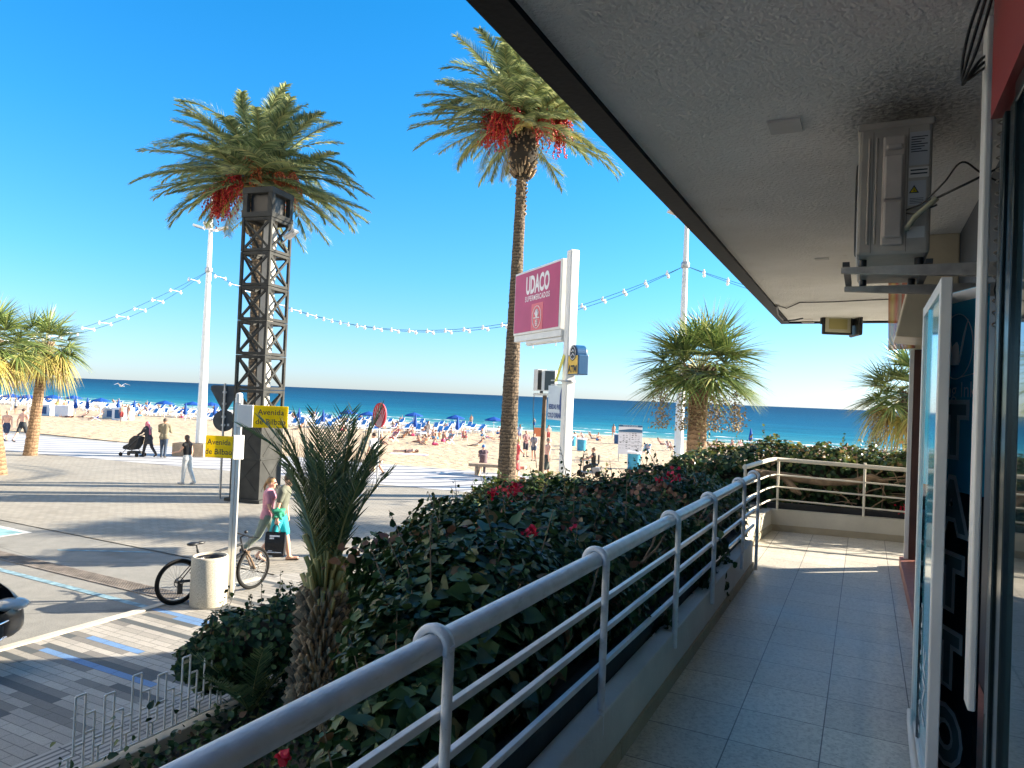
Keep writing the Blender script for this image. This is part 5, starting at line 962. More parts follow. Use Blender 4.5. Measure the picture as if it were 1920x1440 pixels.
person('shirtless man in dark green shorts walking right beside the rusty pole', P(1024, 902), FACE(-70), 1.78, ((14, 6), (-16, 20)), ((12, 8, 20), (-14, 8, 20)), 4, (0, 0), (('shorts', (.05, .06, .05), .9),), ('short', (.25, .2, .15)), 1, .017)
g1 = PB(985, 857); person('man in patterned shirt and dark shorts standing on the sand', g1, FACE(-150), 1.76, ((4, 2), (-4, 2)), ((20, 10, 80), (20, 10, 60)), 0, (0, 0), (('shorts', (.03, .03, .05), .9), ('tee', (.30, .16, .16))), ('short', (.35, .22, .1)), 1, .02)
g1 = PB(1000, 864); person('woman in grey top and denim shorts standing on the sand', g1, FACE(160), 1.68, ((4, 2), (-4, 2)), ((12, 10, 60), (8, 10, 20)), 0, (0, 0), (('shorts', (.05, .08, .14), .5), ('tee', (.25, .24, .27))), ('long', (.16, .09, .05)), 1, .02, female=True)
# benches
def bench(a, b, name, label, m, h=.47, legs=True):
    a, b = Vector(a), Vector(b); t = thing(name, label, 'bench', a.lerp(b, .5), math.atan2(b.y - a.y, b.x - a.x)); L = (b - a).length
    mb = MB(); mb.box(-L / 2, L / 2, -.24, .24, h - .13, h); mb.build('seat', m, t, bevel=.02)
    for s in (-1, 1): mb = MB(); mb.box(s * (L / 2 - .38) - .09, s * (L / 2 - .38) + .09, -.2, .2, 0, h - .131); mb.build('leg', m, t, bevel=.01)
    return t
Bm = mat('stone bench', (.40, .30, .21), .8, bump=.3, bscale=30, var=.2, vscale=6)
ba = P(880, 890); bb = P(985, 897); bench(ba, bb, 'bench', 'brown stone bench under the person with the blue cap, beside the tall date palm', Bm, .52)
ba2 = P(716, 884); bench(ba2, ba2 + (ba2 - ba) * .28, 'bench', 'stone bench behind the walking man in the white shirt', Bm, .5)
pl = thing('planter_box', 'low brown stone planter box on the promenade behind the white lamp post', 'planter', P(352, 856), FACE(-2)); mb = MB(); mb.box(-.72, .78, -.1, .6, 0, .62); mb.box(-.66, .72, -.04, .54, .621, .624, 1); mb.build('box', [Bm, MA['soil']], pl, bevel=.02)
sp0 = P(905, 889) + Vector((0, 0, .42)); sp0 += FW * -.02
person('person with blue cap and patterned cover sitting on the bench', sp0, FACE(5), 1.66, ((78, 70), (78, 70)), ((40, 6, 60), (40, 6, 60)), 12, (0, 10), (('trousers', (.05, .045, .06)), ('dress', (.13, .085, .10), .45)), ('cap', (.05, .16, .42)), 1, .02, mode='sit', female=True)

# ---------------------------------------------------------------- stroller, scooter, bicycle, car
st = thing('stroller', 'black folding baby stroller pushed along the promenade', 'stroller', P(250, 856), FACE(78)); mb = MB()
mb.tube([(-.24, -.55, 1.02), (-.24, .1, .45), (-.22, .45, .10)], .014, 6); mb.tube([(.24, -.55, 1.02), (.24, .1, .45), (.22, .45, .10)], .014, 6); mb.tube([(-.24, -.55, 1.02), (.24, -.55, 1.02)], .018, 6); mb.tube([(-.22, -.35, .10), (-.22, .2, .55)], .013, 6); mb.tube([(.22, -.35, .10), (.22, .2, .55)], .013, 6); mb.build('frame', MA['darkm'], st)
mb = MB(); v = []; pr = [(-.40, .92), (-.12, .98), (.10, .80), (.14, .60), (.42, .48), (.44, .34), (.05, .30), (-.2, .36), (-.34, .60)]
for x in (-.21, .21): v += [(x, y, z) for y, z in pr]
n = len(pr); mb.add(v, [tuple(range(n - 1, -1, -1)), tuple(range(n, 2 * n))] + [(i, (i + 1) % n, (i + 1) % n + n, i + n) for i in range(n)]); mb.build('seat', cloth((.02, .02, .022)), st, bevel=.04)
mb = MB(); mb.box(-.2, .2, -.3, .18, .14, .26); mb.build('basket', cloth((.03, .03, .03)), st, bevel=.02)
for x in (-.25, .25):
    for y in (-.38, .47): mb = MB(); mb.torus((x, y, .10), .082, .018, Matrix.Rotation(math.pi / 2, 3, 'Y'), 18, 6); mb.tube([(x - .02, y, .10), (x + .02, y, .10)], .06, 10); mb.build('wheel', MA['rubber'], st)
sc0 = P(1104, 893); se = thing('mobility_scooter', 'grey mobility scooter with a front basket behind the hedge', 'mobility scooter', sc0, FACE(82)); mb = MB()
mb.box(-.22, .22, -.55, .45, .14, .22); mb.box(-.2, .2, -.5, -.1, .22, .42); mb.build('body', mat('scooter grey plastic', (.25, .26, .28), .4), se, bevel=.04)
mb = MB(); mb.box(-.22, .22, -.42, .02, .50, .58); mb.box(-.21, .21, -.46, -.38, .58, 1.0); mb.build('seat', MA['black'], se, bevel=.04)
mb = MB(); mb.tube([(0, .42, .2), (0, .34, .7), (0, .26, .98)], .025, 8); mb.tube([(-.25, .12, .98), (-.2, .26, 1.0), (.2, .26, 1.0), (.25, .12, .98)], .014, 6); mb.build('tiller', MA['black'], se)
mb = MB()
for z in (.62, .72, .82): mb.tube([(-.18, .38, z), (.18, .38, z), (.18, .66, z), (-.18, .66, z), (-.18, .38, z)], .008, 5)
for x in (-.18, -.06, .06, .18):
    for y in (.38, .66): mb.tube([(x, y, .6), (x, y, .84)], .006, 5)
mb.build('basket', MA['galv'], se)
for x, y in ((-.25, -.4), (.25, -.4), (-.22, .42), (.22, .42)): mb = MB(); mb.torus((x, y, .13), .10, .032, Matrix.Rotation(math.pi / 2, 3, 'Y'), 18, 6); mb.tube([(x - .02, y, .13), (x + .02, y, .13)], .07, 10); mb.build('wheel', MA['rubber'], se)
person('woman in black vest riding the mobility scooter behind the hedge', sc0 + Vector((0, 0, .44)) + Matrix.Rotation(FACE(82), 3, 'Z') @ Vector((0, -.2, 0)), FACE(82), 1.62, ((75, 70), (75, 70)), ((52, 6, 22), (52, 6, 22)), 2, (0, 0), (('trousers', (.03, .03, .03)), ('top', (.02, .02, .022))), ('bun', (.16, .09, .05)), 1, .02, mode='sit', female=True)

r0, r1 = P(331, 1134), P(473, 1104); d = (r1 - r0); az = math.atan2(d.y, d.x); bk = thing('bicycle', 'black mountain bicycle with fat tyres parked behind the concrete bin', 'bicycle', r0, az)
W = d.length; Rw = .36; tilt = rad(3)
def wheel(x, steer=0):
    M3 = Matrix.Rotation(steer, 3, 'Z') @ Matrix.Rotation(math.pi / 2, 3, 'X'); c = (x, 0, Rw)
    mb = MB(); mb.torus(c, Rw - .026, .027, M3, 44, 10); w_ = mb.build('wheel', MA['rubber'], bk)
    mb = MB(); mb.torus(c, Rw - .060, .012, M3, 44, 6); mb.build('rim', MA['darkm'], w_)
    mb = MB()
    for i in range(30):
        a = 2 * math.pi * i / 30; s_ = .03 if i % 2 else -.03; mb.tube([Vector(c) + M3 @ Vector((.025 * math.cos(a + .4), .025 * math.sin(a + .4), s_)), Vector(c) + M3 @ Vector(((Rw - .06) * math.cos(a), (Rw - .06) * math.sin(a), 0))], .0016, 4, cap=False)
    mb.build('spokes', MA['galv'], w_)
    mb = MB(); mb.tube([Vector(c) + M3 @ Vector((0, 0, -.05)), Vector(c) + M3 @ Vector((0, 0, .05))], .028, 12); mb.torus(Vector(c) + M3 @ Vector((0, 0, .04)), .075, .006, M3, 24, 5)
    mb.build('hub', MA['darkm'], w_); return w_
wheel(0); wheel(W, .18)
mb = MB(); bb_ = (.44, 0, .32); hd0, hd1 = (W - .20, 0, .66), (W - .24, 0, .80); stt = (.30, 0, .82)
for a_, b_, r_ in ((bb_, hd0, .034), (hd1, (.34, 0, .70), .022), (bb_, stt, .019), (hd0, hd1, .024)): mb.tube([a_, b_], r_, 10)
for s in (-.05, .05): mb.tube([(.0, s, Rw), (.42, s * .6, .32)], .012, 8); mb.tube([(.0, s, Rw), (.33, s * .5, .70)], .010, 8)
mb.build('frame', mat('bike frame paint', (.015, .017, .02), .3, coat=.5), bk)
mb = MB()
for s in (-.055, .055): mb.tube([(W, s, Rw), (W - .10, s, .56)], .019, 8); mb.tube([(W - .10, s, .56), (W - .19, s * .9, .70)], .015, 8)
mb.beam((W - .14, -.07, .66), (W - .14, .07, .66), .05, .04); mb.build('fork', mat('bronze fork', (.22, .15, .10), .35, .6), bk)
mb = MB(); mb.tube([hd1, (W - .27, 0, .92), (W - .20, 0, .95)], .016, 8); mb.tube([(W - .26, -.34, .97), (W - .21, -.15, .95), (W - .20, 0, .945), (W - .21, .15, .95), (W - .26, .34, .97)], .013, 8)
for s in (-1, 1): mb.tube([(W - .26, s * .34, .97), (W - .235, s * .22, .955)], .018, 8); mb.tube([(W - .20, s * .2, .95), (W - .10, s * .28, .93)], .006, 5); mb.tube([(W - .19, s * .15, .94), (W - .08, s * .06, .90), (W - .1, 0, .72), (W - .14, 0, .6)], .004, 5)
mb.ell((W - .17, 0, 1.0), (.035, .03, .03)); mb.build('handlebar', MA['black'], bk)
mb = MB(); mb.tube([stt, (.28, 0, .90)], .013, 8); mb.ell((.22, 0, .925), (.10, .075, .03)); mb.ell((.34, 0, .925), (.09, .03, .025)); mb.build('saddle', MA['black'], bk)
mb = MB(); mb.tube([(.44, -.07, .32), (.44, .07, .32)], .03, 10); mb.torus((.44, -.06, .32), .085, .006, Matrix.Rotation(math.pi / 2, 3, 'X'), 26, 5); mb.tube([(.44, -.08, .32), (.56, -.085, .21)], .011, 6); mb.tube([(.44, .08, .32), (.32, .085, .43)], .011, 6); mb.box(.52, .62, -.13, -.08, .195, .22); mb.box(.26, .36, .08, .13, .42, .445); mb.box(-.03, .05, -.07, -.05, .18, .34); mb.build('crankset', MA['darkm'], bk)

# car: only its rounded nose enters the frame
cr = thing('parked_car', 'black parked car whose front end enters at the left edge', 'car', (-9.50, 4.50, 0), -math.pi / 2)   # local +y = forward
def section(y, w, zs):                     # half outline (x, z)
    return [(-x * w, y, z) for x, z in zs[::-1]] + [(x * w, y, z) for x, z in zs]
secs = [(.32, .60, [(1, .30), (1, .45), (.98, .56), (.9, .60)]), (.24, .80, [(1, .24), (1.0, .46), (.97, .64), (.85, .70)]), (.05, .88, [(1, .20), (1.02, .50), (.97, .72), (.84, .80)]), (-.35, .90, [(1, .19), (1.02, .55), (.98, .80), (.84, .88)]), (-1.1, .91, [(1, .19), (1.02, .58), (.98, .88), (.86, .96)]), (-1.5, .91, [(1, .19), (1.02, .60), (.98, .92), (.82, 1.02)]), (-3.0, .91, [(1, .19), (1.02, .60), (.99, .94), (.86, 1.02)]), (-3.9, .90, [(1, .22), (1.02, .62), (.98, .94), (.85, 1.02)]), (-4.1, .82, [(1, .30), (1.02, .62), (.98, .86), (.85, .92)])]
mb = MB(); v = []; 
for y, w_, zs in secs: v += section(y, w_, zs)
n = 8; f = [(i * n + j, (i + 1) * n + j, (i + 1) * n + j + 1, i * n + j + 1) for i in range(len(secs) - 1) for j in range(n - 1)] + [tuple(range(n)), tuple(range((len(secs) - 1) * n + n - 1, (len(secs) - 1) * n - 1, -1))]
mb.add(v, f, 0, True); bo = mb.build('body', MA['carblack'], cr); s_ = bo.modifiers.new('s', 'SUBSURF'); s_.levels = s_.render_levels = 2
mb = MB(); v = []
for y, w_, z in ((-1.25, .74, .98), (-1.95, .62, 1.42), (-3.1, .62, 1.46), (-3.85, .70, 1.0)): v += [(-w_, y, z), (w_, y, z)]
mb.add(v, [(0, 1, 3, 2), (2, 3, 5, 4), (4, 5, 7, 6), (0, 2, 4, 6), (1, 7, 5, 3)]); mb.build('windows', MA['carglass'], cr, bevel=.05)
for s in (-1, 1):
    mb = MB(); mb.ell((s * .70, .10, .665), (.19, .20, .075)); hl = mb.build('headlight', MA['lampglass'], cr); mb = MB(); mb.ell((s * .70, .235, .655), (.05, .05, .05)); mb.build('bulb', MA['chrome'], hl)
    for y in (-.62, -3.2): mb = MB(); M3 = Matrix.Rotation(math.pi / 2, 3, 'Y'); mb.torus((s * .80, y, .32), .24, .085, M3, 30, 10); w_ = mb.build('wheel', MA['rubber'], cr); mb = MB(); mb.tube([(s * .84, y, .32), (s * .885, y, .32)], .20, 20); [mb.beam((s * .89, y, .32), (s * .89, y + .19 * math.cos(a), .32 + .19 * math.sin(a)), .03, .03, up=(1, 0, 0)) for a in np.linspace(0, 5.03, 5)]; mb.build('rim', MA['galv'], w_)
mb = MB(); mb.tube([(-.80, .16, .535), (-.45, .345, .53), (0, .385, .53), (.45, .345, .53), (.80, .16, .535)], .014, 8); mb.tube([(-.82, .10, .34), (-.45, .33, .33), (0, .37, .33), (.45, .33, .33), (.82, .10, .34)], .02, 8); mb.build('chrome_trim', MA['chrome'], cr)
mb = MB(); mb.box(-.5, .5, .26, .345, .36, .50); mb.build('grille', MA['acdark'], cr, bevel=.02); mb = MB(); mb.box(-.26, .26, .35, .375, .40, .50); mb.build('number_plate', MA['white'], cr)

# ---------------------------------------------------------------- bin, signs, poles
bn = thing('litter_bin', 'speckled round concrete litter bin on the pavement in front of the bicycle', 'litter bin', (-9.20, 8.01, .008))
mb = MB(); mb.lathe([(.001, .0), (.262, .0), (.275, .02), (.275, .75), (.262, .775), (.235, .775), (.228, .76), (.225, .35), (.001, .34)], 40); mb.build('shell', MA['terr'], bn)
mb = MB(); v = []; n = 40
rr = [(.226, .70), (.215, .745), (.19, .70), (.16, .5), (.001, .44)]
mb.lathe(rr, 40); o = mb.build('bin_liner', mat('black liner', (.012, .012, .013), .35, bump=1., bscale=18), bn)
po = P(431, 1121); pt_ = thing('street_sign', 'aluminium post with two yellow street name boards and white brackets', 'street sign', po, FACE(0))
mb = MB(); mb.box(-.058, -.004, -.03, .03, 0, 3.28); mb.box(.004, .058, -.03, .03, 0, 3.28); mb.box(-.004, .004, -.02, .02, 0, 3.26); mb.build('post', MA['alu'], pt_, bevel=.012)
mb = MB(); mb.tube([(0, 0, 3.2), (0, 0, 3.33)], .055, 12); mb.ell((0, 0, 3.33), (.055, .055, .04)); mb.build('post_cap', MA['whitepaint'], pt_)
for (x0, y0, x1, y1, zc, bx) in ((.27, -.06, .80, .05, 2.99, (.02, -.02)), (-.51, -.02, -.035, -.08, 2.47, (-.03, -.05))):
    mb = MB(); a_, b_ = Vector((x0, y0, zc)), Vector((x1, y1, zc)); mb.beam(a_, b_, .018, .36); bo = mb.build('name_board', MA['yellow'], pt_, bevel=.006)
    R3 = (b_ - a_).normalized(); nn_ = Vector((R3.y, -R3.x, 0)); mb = MB()
    put_text(mb, "Avenida", .13, a_.lerp(b_, .5) + Vector((0, 0, .072)) + nn_ * .0105, R3, (0, 0, 1), 0, 0.001, .98); put_text(mb, "de Bilbao", .13, a_.lerp(b_, .5) + Vector((0, 0, -.085)) + nn_ * .0105, R3, (0, 0, 1), 0, 0.001, .98); mb.build('lettering', MA['ink'], bo)
    mb = MB()
    if x0 > 0: mb.beam((.0, -.03, zc), (.27, -.062, zc), .05, .37)
    else: mb.beam((-.035, -.08, zc), (.10, .03, zc), .04, .40)
    mb.build('bracket', MA['whitepaint'], pt_, bevel=.012)
ts = thing('traffic_sign', 'dark backs of a triangular and a round traffic sign on a thin grey pole', 'traffic sign', P(412, 935), FACE(4))
mb = MB(); mb.tube([(0, 0, 0), (0, 0, 3.52)], .035, 10); mb.build('pole', MA['galv'], ts); bkm = mat('sign back grey', (.055, .058, .06), .5, .2, var=.25, vscale=5)
mb = MB(); pts = []
for a_ in (90, 210, 330):
    for dd_ in (-9, 0, 9): a2_ = rad(a_ + dd_ + 180); rr_ = .47 if dd_ else .50; pts.append((rr_ * math.cos(a2_), rr_ * math.sin(a2_)))
M_ = Matrix.Translation((0, .05, 3.16)) @ Matrix.Rotation(math.pi / 2, 4, 'X'); mb.prism(pts, -.012, .012, 0, M_); mb.build('triangle_plate', bkm, ts, bevel=.004)
mb = MB(); M_ = Matrix.Translation((0, .05, 2.38)) @ Matrix.Rotation(math.pi / 2, 4, 'X'); mb.prism([(.33 * math.cos(t_), .33 * math.sin(t_)) for t_ in np.linspace(0, 2 * math.pi, 36, endpoint=False)], -.012, .012, 0, M_); mb.build('round_plate', bkm, ts, bevel=.004)
mb = MB(); [mb.box(-.06, .06, -.02, .045, z - .03, z + .03) for z in (3.25, 2.9, 2.5, 2.25)]; mb.box(.11, .17, .02, .036, 2.22, 2.29); mb.build('clamp', MA['galv'], ts)
is_ = thing('ice_cream_sign', 'oval red and white striped sign on a thin pole behind the young palm', 'sign', P(706, 917), FACE(-20)); mb = MB(); mb.tube([(0, 0, 0), (0, 0, 2.3)], .03, 8); mb.build('pole', MA['galv'], is_)
mb = MB(); mb.prism([(.27 * math.cos(t_), .44 * math.sin(t_)) for t_ in np.linspace(0, 2 * math.pi, 40, endpoint=False)], -.03, .03, 0, Matrix.Translation((0, 0, 2.62)) @ Matrix.Rotation(math.pi / 2, 4, 'X')); bo = mb.build('oval_board', MA['red'], is_)
mb = MB()
for i in range(-3, 4):
    a_ = i * .26; mb.beam((math.sin(a_) * .10, -.034, 2.22 + .0), (math.sin(a_) * .44 * .72, -.034, 2.22 + math.cos(a_) * .76), .008, .028, 0, (0, 1, 0))
mb.build('stripes', MA['white'], bo)

# shop sign pole behind the hedge
c0 = DP(1066, 700, 16); c0.z = 0; sg = thing('sign_pole', 'tall white pole carrying a magenta supermarket sign and an amber cash machine sign', 'sign', c0)
Nr, Fr = DP(1062, 600, 16), DP(970, 600, 18.6); dr_ = Vector((Nr.x - Fr.x, Nr.y - Fr.y, 0)); Lw = dr_.length; dr_.normalize(); nv = Vector((dr_.y, -dr_.x, 0))
if nv.dot(-FW) < 0: nv = -nv
ang = math.atan2(dr_.y, dr_.x); toL = lambda p: Vector((p.x - c0.x, p.y - c0.y, p.z))
mb = MB(); M_ = Matrix.Rotation(ang, 4, 'Z'); mb.box(-.11, .11, -.11, .11, 0, 6.85, 0, M_); mb.build('pole', MA['whitepaint'], sg, bevel=.03)
nl, fl = toL(Nr), toL(Fr); nl.z = fl.z = 0; zb, zt = 5.06, 6.68; mid = nl.lerp(fl, .5)
def slab(mb, a_, b_, z0_, z1_, th, o=0, m=0): a_, b_ = a_ + nv * o, b_ + nv * o; mb.beam((a_.x, a_.y, (z0_ + z1_) / 2), (b_.x, b_.y, (z0_ + z1_) / 2), th, z1_ - z0_, m)
mb = MB(); slab(mb, nl - dr_ * .12, fl, zb, zt, .20); pn = mb.build('sign_box', MA['whitepaint'], sg, bevel=.015)
mb = MB(); slab(mb, nl - dr_ * .20, fl + dr_ * .05, zb + .06, zt - .06, .01, .103); fc = mb.build('sign_face', MA['magenta'], pn)
fm_ = (nl - dr_ * .20).lerp(fl + dr_ * .05, .5); mb = MB()
put_text(mb, "UDACO", .60, Vector((fm_.x, fm_.y, 6.25)) + nv * .111 + dr_ * .08, dr_, (0, 0, 1), 0, .022, .62, 1.0); put_text(mb, "SUPERMERCADOS", .185, Vector((fm_.x, fm_.y, 5.93)) + nv * .111 + dr_ * .08, dr_, (0, 0, 1), 0, .004, .80, 1.25); mb.build('lettering', MA['white'], fc)
mb = MB(); q_ = fm_ + dr_ * .12; slab(mb, q_ + dr_ * .33, q_ - dr_ * .33, zb + .065, 5.78, .004, .111); lg = mb.build('logo_panel', MA['salmon'], fc)
mb = MB(); cc_ = Vector((q_.x, q_.y, 5.44)) + nv * .118
lp = lambda a_, b_: cc_ + dr_ * a_ + Vector((0, 0, b_))
mb.tube([lp(.24 * math.cos(t_), .27 * math.sin(t_)) for t_ in np.linspace(0, 2 * math.pi, 33)], .009, 5)
for a_ in (-.9, -.45, 0, .45, .9): mb.tube([lp(0, -.02), lp(.11 * math.sin(a_), -.02 + .20 * math.cos(a_) * .9), lp(.13 * math.sin(a_), .0 + .23 * math.cos(a_) * .9)], [.012, .026, .004], 6)
mb.tube([lp(-.15, -.02), lp(.15, -.02)], .016, 6)
for z_ in (-.07, -.11, -.15, -.19): mb.tube([lp(-.06, z_), lp(0, z_ - .015), lp(.06, z_)], .014, 6)
mb.build('logo', MA['white'], lg)
mb = MB(); slab(mb, nl - dr_ * .1, fl + dr_ * .02, zb - .16, zb - .003, .16); mb.build('lower_tray', MA['whitepaint'], sg, bevel=.01); mb = MB(); a_ = nl - dr_ * .1; b_ = fl + dr_ * .75; mb.tube([(a_.x, a_.y, zb - .22), (b_.x, b_.y, zb - .22)], .07, 10); [mb.tube([(p_.x, p_.y, zb - .26), (p_.x, p_.y, zb - .36)], .012, 6) for p_ in (a_ - dr_ * .4, b_ + dr_ * .3)]; mb.build('lamp_tube', MA['whitepaint'], sg)
rv = -nv if False else nv
a_ = toL(DP(1064, 690, 15.9)); b_ = a_ + dr_ * .50; a_.z = b_.z = 0; bk_ = (Vector((dr_.y, -dr_.x, 0)) if Vector((dr_.y, -dr_.x, 0)).dot(FW) > 0 else Vector((-dr_.y, dr_.x, 0)))
mb = MB(); mid_ = a_.lerp(b_, .5) + bk_ * .13; mb.beam((mid_ - dr_ * .25) + Vector((0, 0, 4.24)), (mid_ + dr_ * .25) + Vector((0, 0, 4.24)), .26, .44); M_ = Matrix.Translation(mid_ + Vector((0, 0, 4.50))) @ Matrix.Rotation(ang, 4, 'Z') @ Matrix.Rotation(math.pi / 2, 4, 'X'); mb.prism([(.18 * math.cos(t_), .18 * math.sin(t_)) for t_ in np.linspace(0, 2 * math.pi, 28, endpoint=False)], -.13, .13, 0, M_)
am = mb.build('cash_machine_sign', MA['blue'], sg, bevel=.02)
fr_ = lambda u_, z_, o_=.005: a_.lerp(b_, .5) - bk_ * o_ + dr_ * u_ + Vector((0, 0, z_))
mb = MB(); mb.add([fr_(-.23, 4.04), fr_(.23, 4.04), fr_(.23, 4.44), fr_(-.23, 4.44)], [(0, 1, 2, 3)]); fa_ = mb.build('amber_face', MA['atmy'], am)
mb = MB(); put_text(mb, "ATM", .21, fr_(0, 4.14, .009), dr_, (0, 0, 1), 0, .010, .95); mb.add([fr_(.155 * math.cos(t_), 4.50 + .17 * math.sin(t_), .010) for t_ in np.linspace(0, 2 * math.pi, 28, endpoint=False)], [tuple(range(28))], 0); mb.build('lettering', MA['ink'], fa_)
mb = MB(); mb.tube([fr_(.125 * math.cos(t_), 4.50 + .14 * math.sin(t_), .014) for t_ in np.linspace(0, 2 * math.pi, 25)], .008, 5); mb.tube([fr_(-.07, 4.44, .014), fr_(0, 4.49, .014), fr_(.07, 4.44, .014)], .012, 5); mb.tube([fr_(-.05, 4.53, .014), fr_(0, 4.57, .014), fr_(.05, 4.53, .014)], .014, 5); mb.build('emblem', MA['white'], fa_)
a_ = toL(DP(1058, 750, 16.1)); b_ = a_ - dr_ * .80; a_.z = b_.z = 0; mb = MB(); mb.beam(a_ + Vector((0, 0, 3.38)), b_ + Vector((0, 0, 3.38)), .05, .80); bs_ = mb.build('drinks_board', mat('pale blue board', (.50, .58, .66), .5, var=.1), sg, bevel=.006)
mb = MB(); f2 = lambda z_: a_.lerp(b_, .5) + nv * .028 + Vector((0, 0, z_)); put_text(mb, "BEBIDAS FRIAS", .15, f2(3.28), dr_, (0, 0, 1), 0, .006, .70); put_text(mb, "COLD DRINKS", .15, f2(3.08), dr_, (0, 0, 1), 0, .006, .78)
mb.add([a_ + nv * .03 + dr_ * (-.02 - .16 * math.cos(t_)) + Vector((0, 0, 3.38 + .39 * math.sin(t_))) for t_ in np.linspace(-math.pi / 2, math.pi / 2, 14)], [tuple(range(14))]); mb.build('lettering', mat('navy print', (.01, .05, .20), .5), bs_)
mb = MB(); [mb.beam((0, 0, z_), tuple(toL(Vector((a_.x + c0.x, a_.y + c0.y, z_))) - dr_ * .7), .03, .03) for z_ in (3.80, 3.90)]; mb.tube([(0, 0, 3.86), (0, 0, 3.9)], .17, 10); mb.build('bracket', MA['galv'], sg)
mb = MB(); y0_ = toL(DP(1056, 668, 16)); y1_ = toL(DP(1040, 716, 16.2)); mb.add([y0_ + Vector((0, 0, .05)), y0_ + dr_ * .10, y1_ + dr_ * .12, y1_], [(0, 1, 2, 3)]); o = mb.build('pennant', mat('yellow pennant', (.72, .66, .12), .7), sg); o.modifiers.new('s', 'SOLIDIFY').thickness = .006
# twin dark boxes on the rusty pole
d0 = DP(1014, 890, 24); d0.z = 0; lb = thing('display_box', 'twin dark display boxes on a thin rusty pole in front of the sea', 'sign', d0, FACE(0)); ztop = DP(1018, 733, 24).z
mb = MB(); mb.tube([(0, 0, 0), (.03, 0, ztop - .15)], [.10, .07], 10); mb.tube([(.03, 0, ztop - .16), (.03, 0, ztop - .15)], .08, 8); mb.build('pole', MA['rust'], lb)
mb = MB(); mb.box(-.36, .40, -.05, .05, ztop - .16, ztop - .08); mb.box(-.14, -.04, -.05, .05, ztop - .08, ztop, 1); mb.box(.16, .26, -.05, .05, ztop - .08, ztop, 1); mb.build('crossbar', [MA['whitepaint'], MA['darkm']], lb)
M_ = Matrix.Rotation(.35, 4, 'Z'); mb = MB(); mb.box(-.33, .0, -.17, .17, ztop, ztop + .72, 0, M_); mb.box(-.32, -.18, -.182, -.171, ztop + .03, ztop + .69, 1, M_); mb.build('box', [MA['whitepaint'], MA['black']], lb, bevel=.01)
M_ = Matrix.Rotation(-.25, 4, 'Z'); mb = MB(); mb.box(.02, .40, -.17, .17, ztop, ztop + .70, 0, M_); mb.box(.04, .38, -.182, -.171, ztop + .03, ztop + .67, 1, M_); mb.build('box', [MA['whitepaint'], mat('smoked panel', (.04, .05, .055), .2)], lb, bevel=.01)
mb = MB(); mb.tube([(-.33, 0, ztop - .08), (-.35, 0, ztop - .6), (-.28, 0, 2.0), (-.15, 0, 1.1)], .012, 5); mb.build('cable', MA['black'], lb)

# ---------------------------------------------------------------- beach furniture
def lounger_mesh(up):
    mb = MB(); a_ = rad(up); hy, hz = .35, .32; ex, ez = hy + .75 * math.cos(a_), hz + .75 * math.sin(a_)
    for x in (-.30, .30): mb.beam((x, -.95, hz), (x, hy, hz), .04, .05, 0); mb.beam((x, hy, hz), (x, ex, ez), .04, .05, 0)
    for y in (-.75, .25, .95): 
        for x in (-.28, .28): mb.beam((x, y, 0), (x, y, hz), .05, .04, 0)
        mb.beam((-.28, y, .12), (.28, y, .12), .04, .04, 0)
    mb.beam((-.27, -.95, hz), (.27, -.95, hz), .04, .05, 0); mb.beam((-.28, .95, hz), (.28, ex - .05, hz + .02), .03, .03, 0)
    mb.beam((0, -.9, hz + .005), (0, hy - .02, hz + .005), .54, .012, 1); mb.beam((0, hy + .02, hz + .02), (0, ex, ez), .54, .012, 1); return mb
LM = []
for k, (up, col) in enumerate(((0, 'lounge'), (38, 'lounge'), (0, 'parasol'), (55, 'lounge'))):
    o = lounger_mesh(up).build('sun_lounger', [MA['plasticw'], MA[col]]); LM.append(o.data); bpy.data.objects.remove(o)
rng = np.random.default_rng(8); cnt = 0; spots = []
for row in range(8):
    y = 60.5 + row * 3.0
    for i in range(72):
        x = -152 + i * 1.6 + rng.normal(0, .12)
        if x < -1.95 * y: continue
        if x > -38 - row * .3: continue
        if rng.random() < (.52 if x < -75 else .28): continue
        spots.append((x, y + rng.normal(0, .25)))
spots = sorted(spots, key=lambda p: p[1])[:290]
for (x, y) in spots:
    kv = int(rng.choice(4, p=[.36, .36, .13, .15])); o = bpy.data.objects.new('sun_lounger', LM[kv]); COL.objects.link(o); o.location = (x, y, sandz(y)); o.rotation_euler = (0, 0, rng.normal(0.15, .12))
    tag(o, ('white sun lounger with flat light blue mesh in the rows along the shore', 'white sun lounger with half raised light blue back in the rows', 'white sun lounger with flat dark blue mesh in the rows', 'white sun lounger with steeply raised light blue back in the rows')[kv], 'sun lounger', 'white and blue sun loungers in rows on the beach')
def NTH(p, seq): return 'first second third fourth fifth sixth seventh eighth ninth tenth eleventh twelfth thirteenth fourteenth'.split()[sorted(seq).index(p)]
def parasol(loc, opened, label, group, col='parasol', s=.85):
    t = thing('parasol', label, 'parasol', loc, rng.uniform(0, 1), group); mb = MB(); mb.tube([(0, 0, -.05), (0, 0, 2.35 * s)], .03, 8); mb.build('pole', MA['plasticw'], t); mb = MB()
    if opened:
        mb.lathe([(1.25 * s, 1.88 * s), (1.27 * s, 2.0 * s), (.7 * s, 2.22 * s), (.06, 2.42 * s), (.001, 2.46 * s)], 8, smooth=False); mb.lathe([(1.24 * s, 1.88 * s), (1.25 * s, 1.99 * s), (.69 * s, 2.205 * s), (.05, 2.40 * s)], 8, smooth=False)
    else: mb.lathe([(.05, .75 * s), (.20, .8 * s), (.24, 1.1 * s), (.16, 1.7 * s), (.06, 2.3 * s), (.001, 2.42 * s)], 9, smooth=False)
    mb.build('canopy', MA[col], t); return t
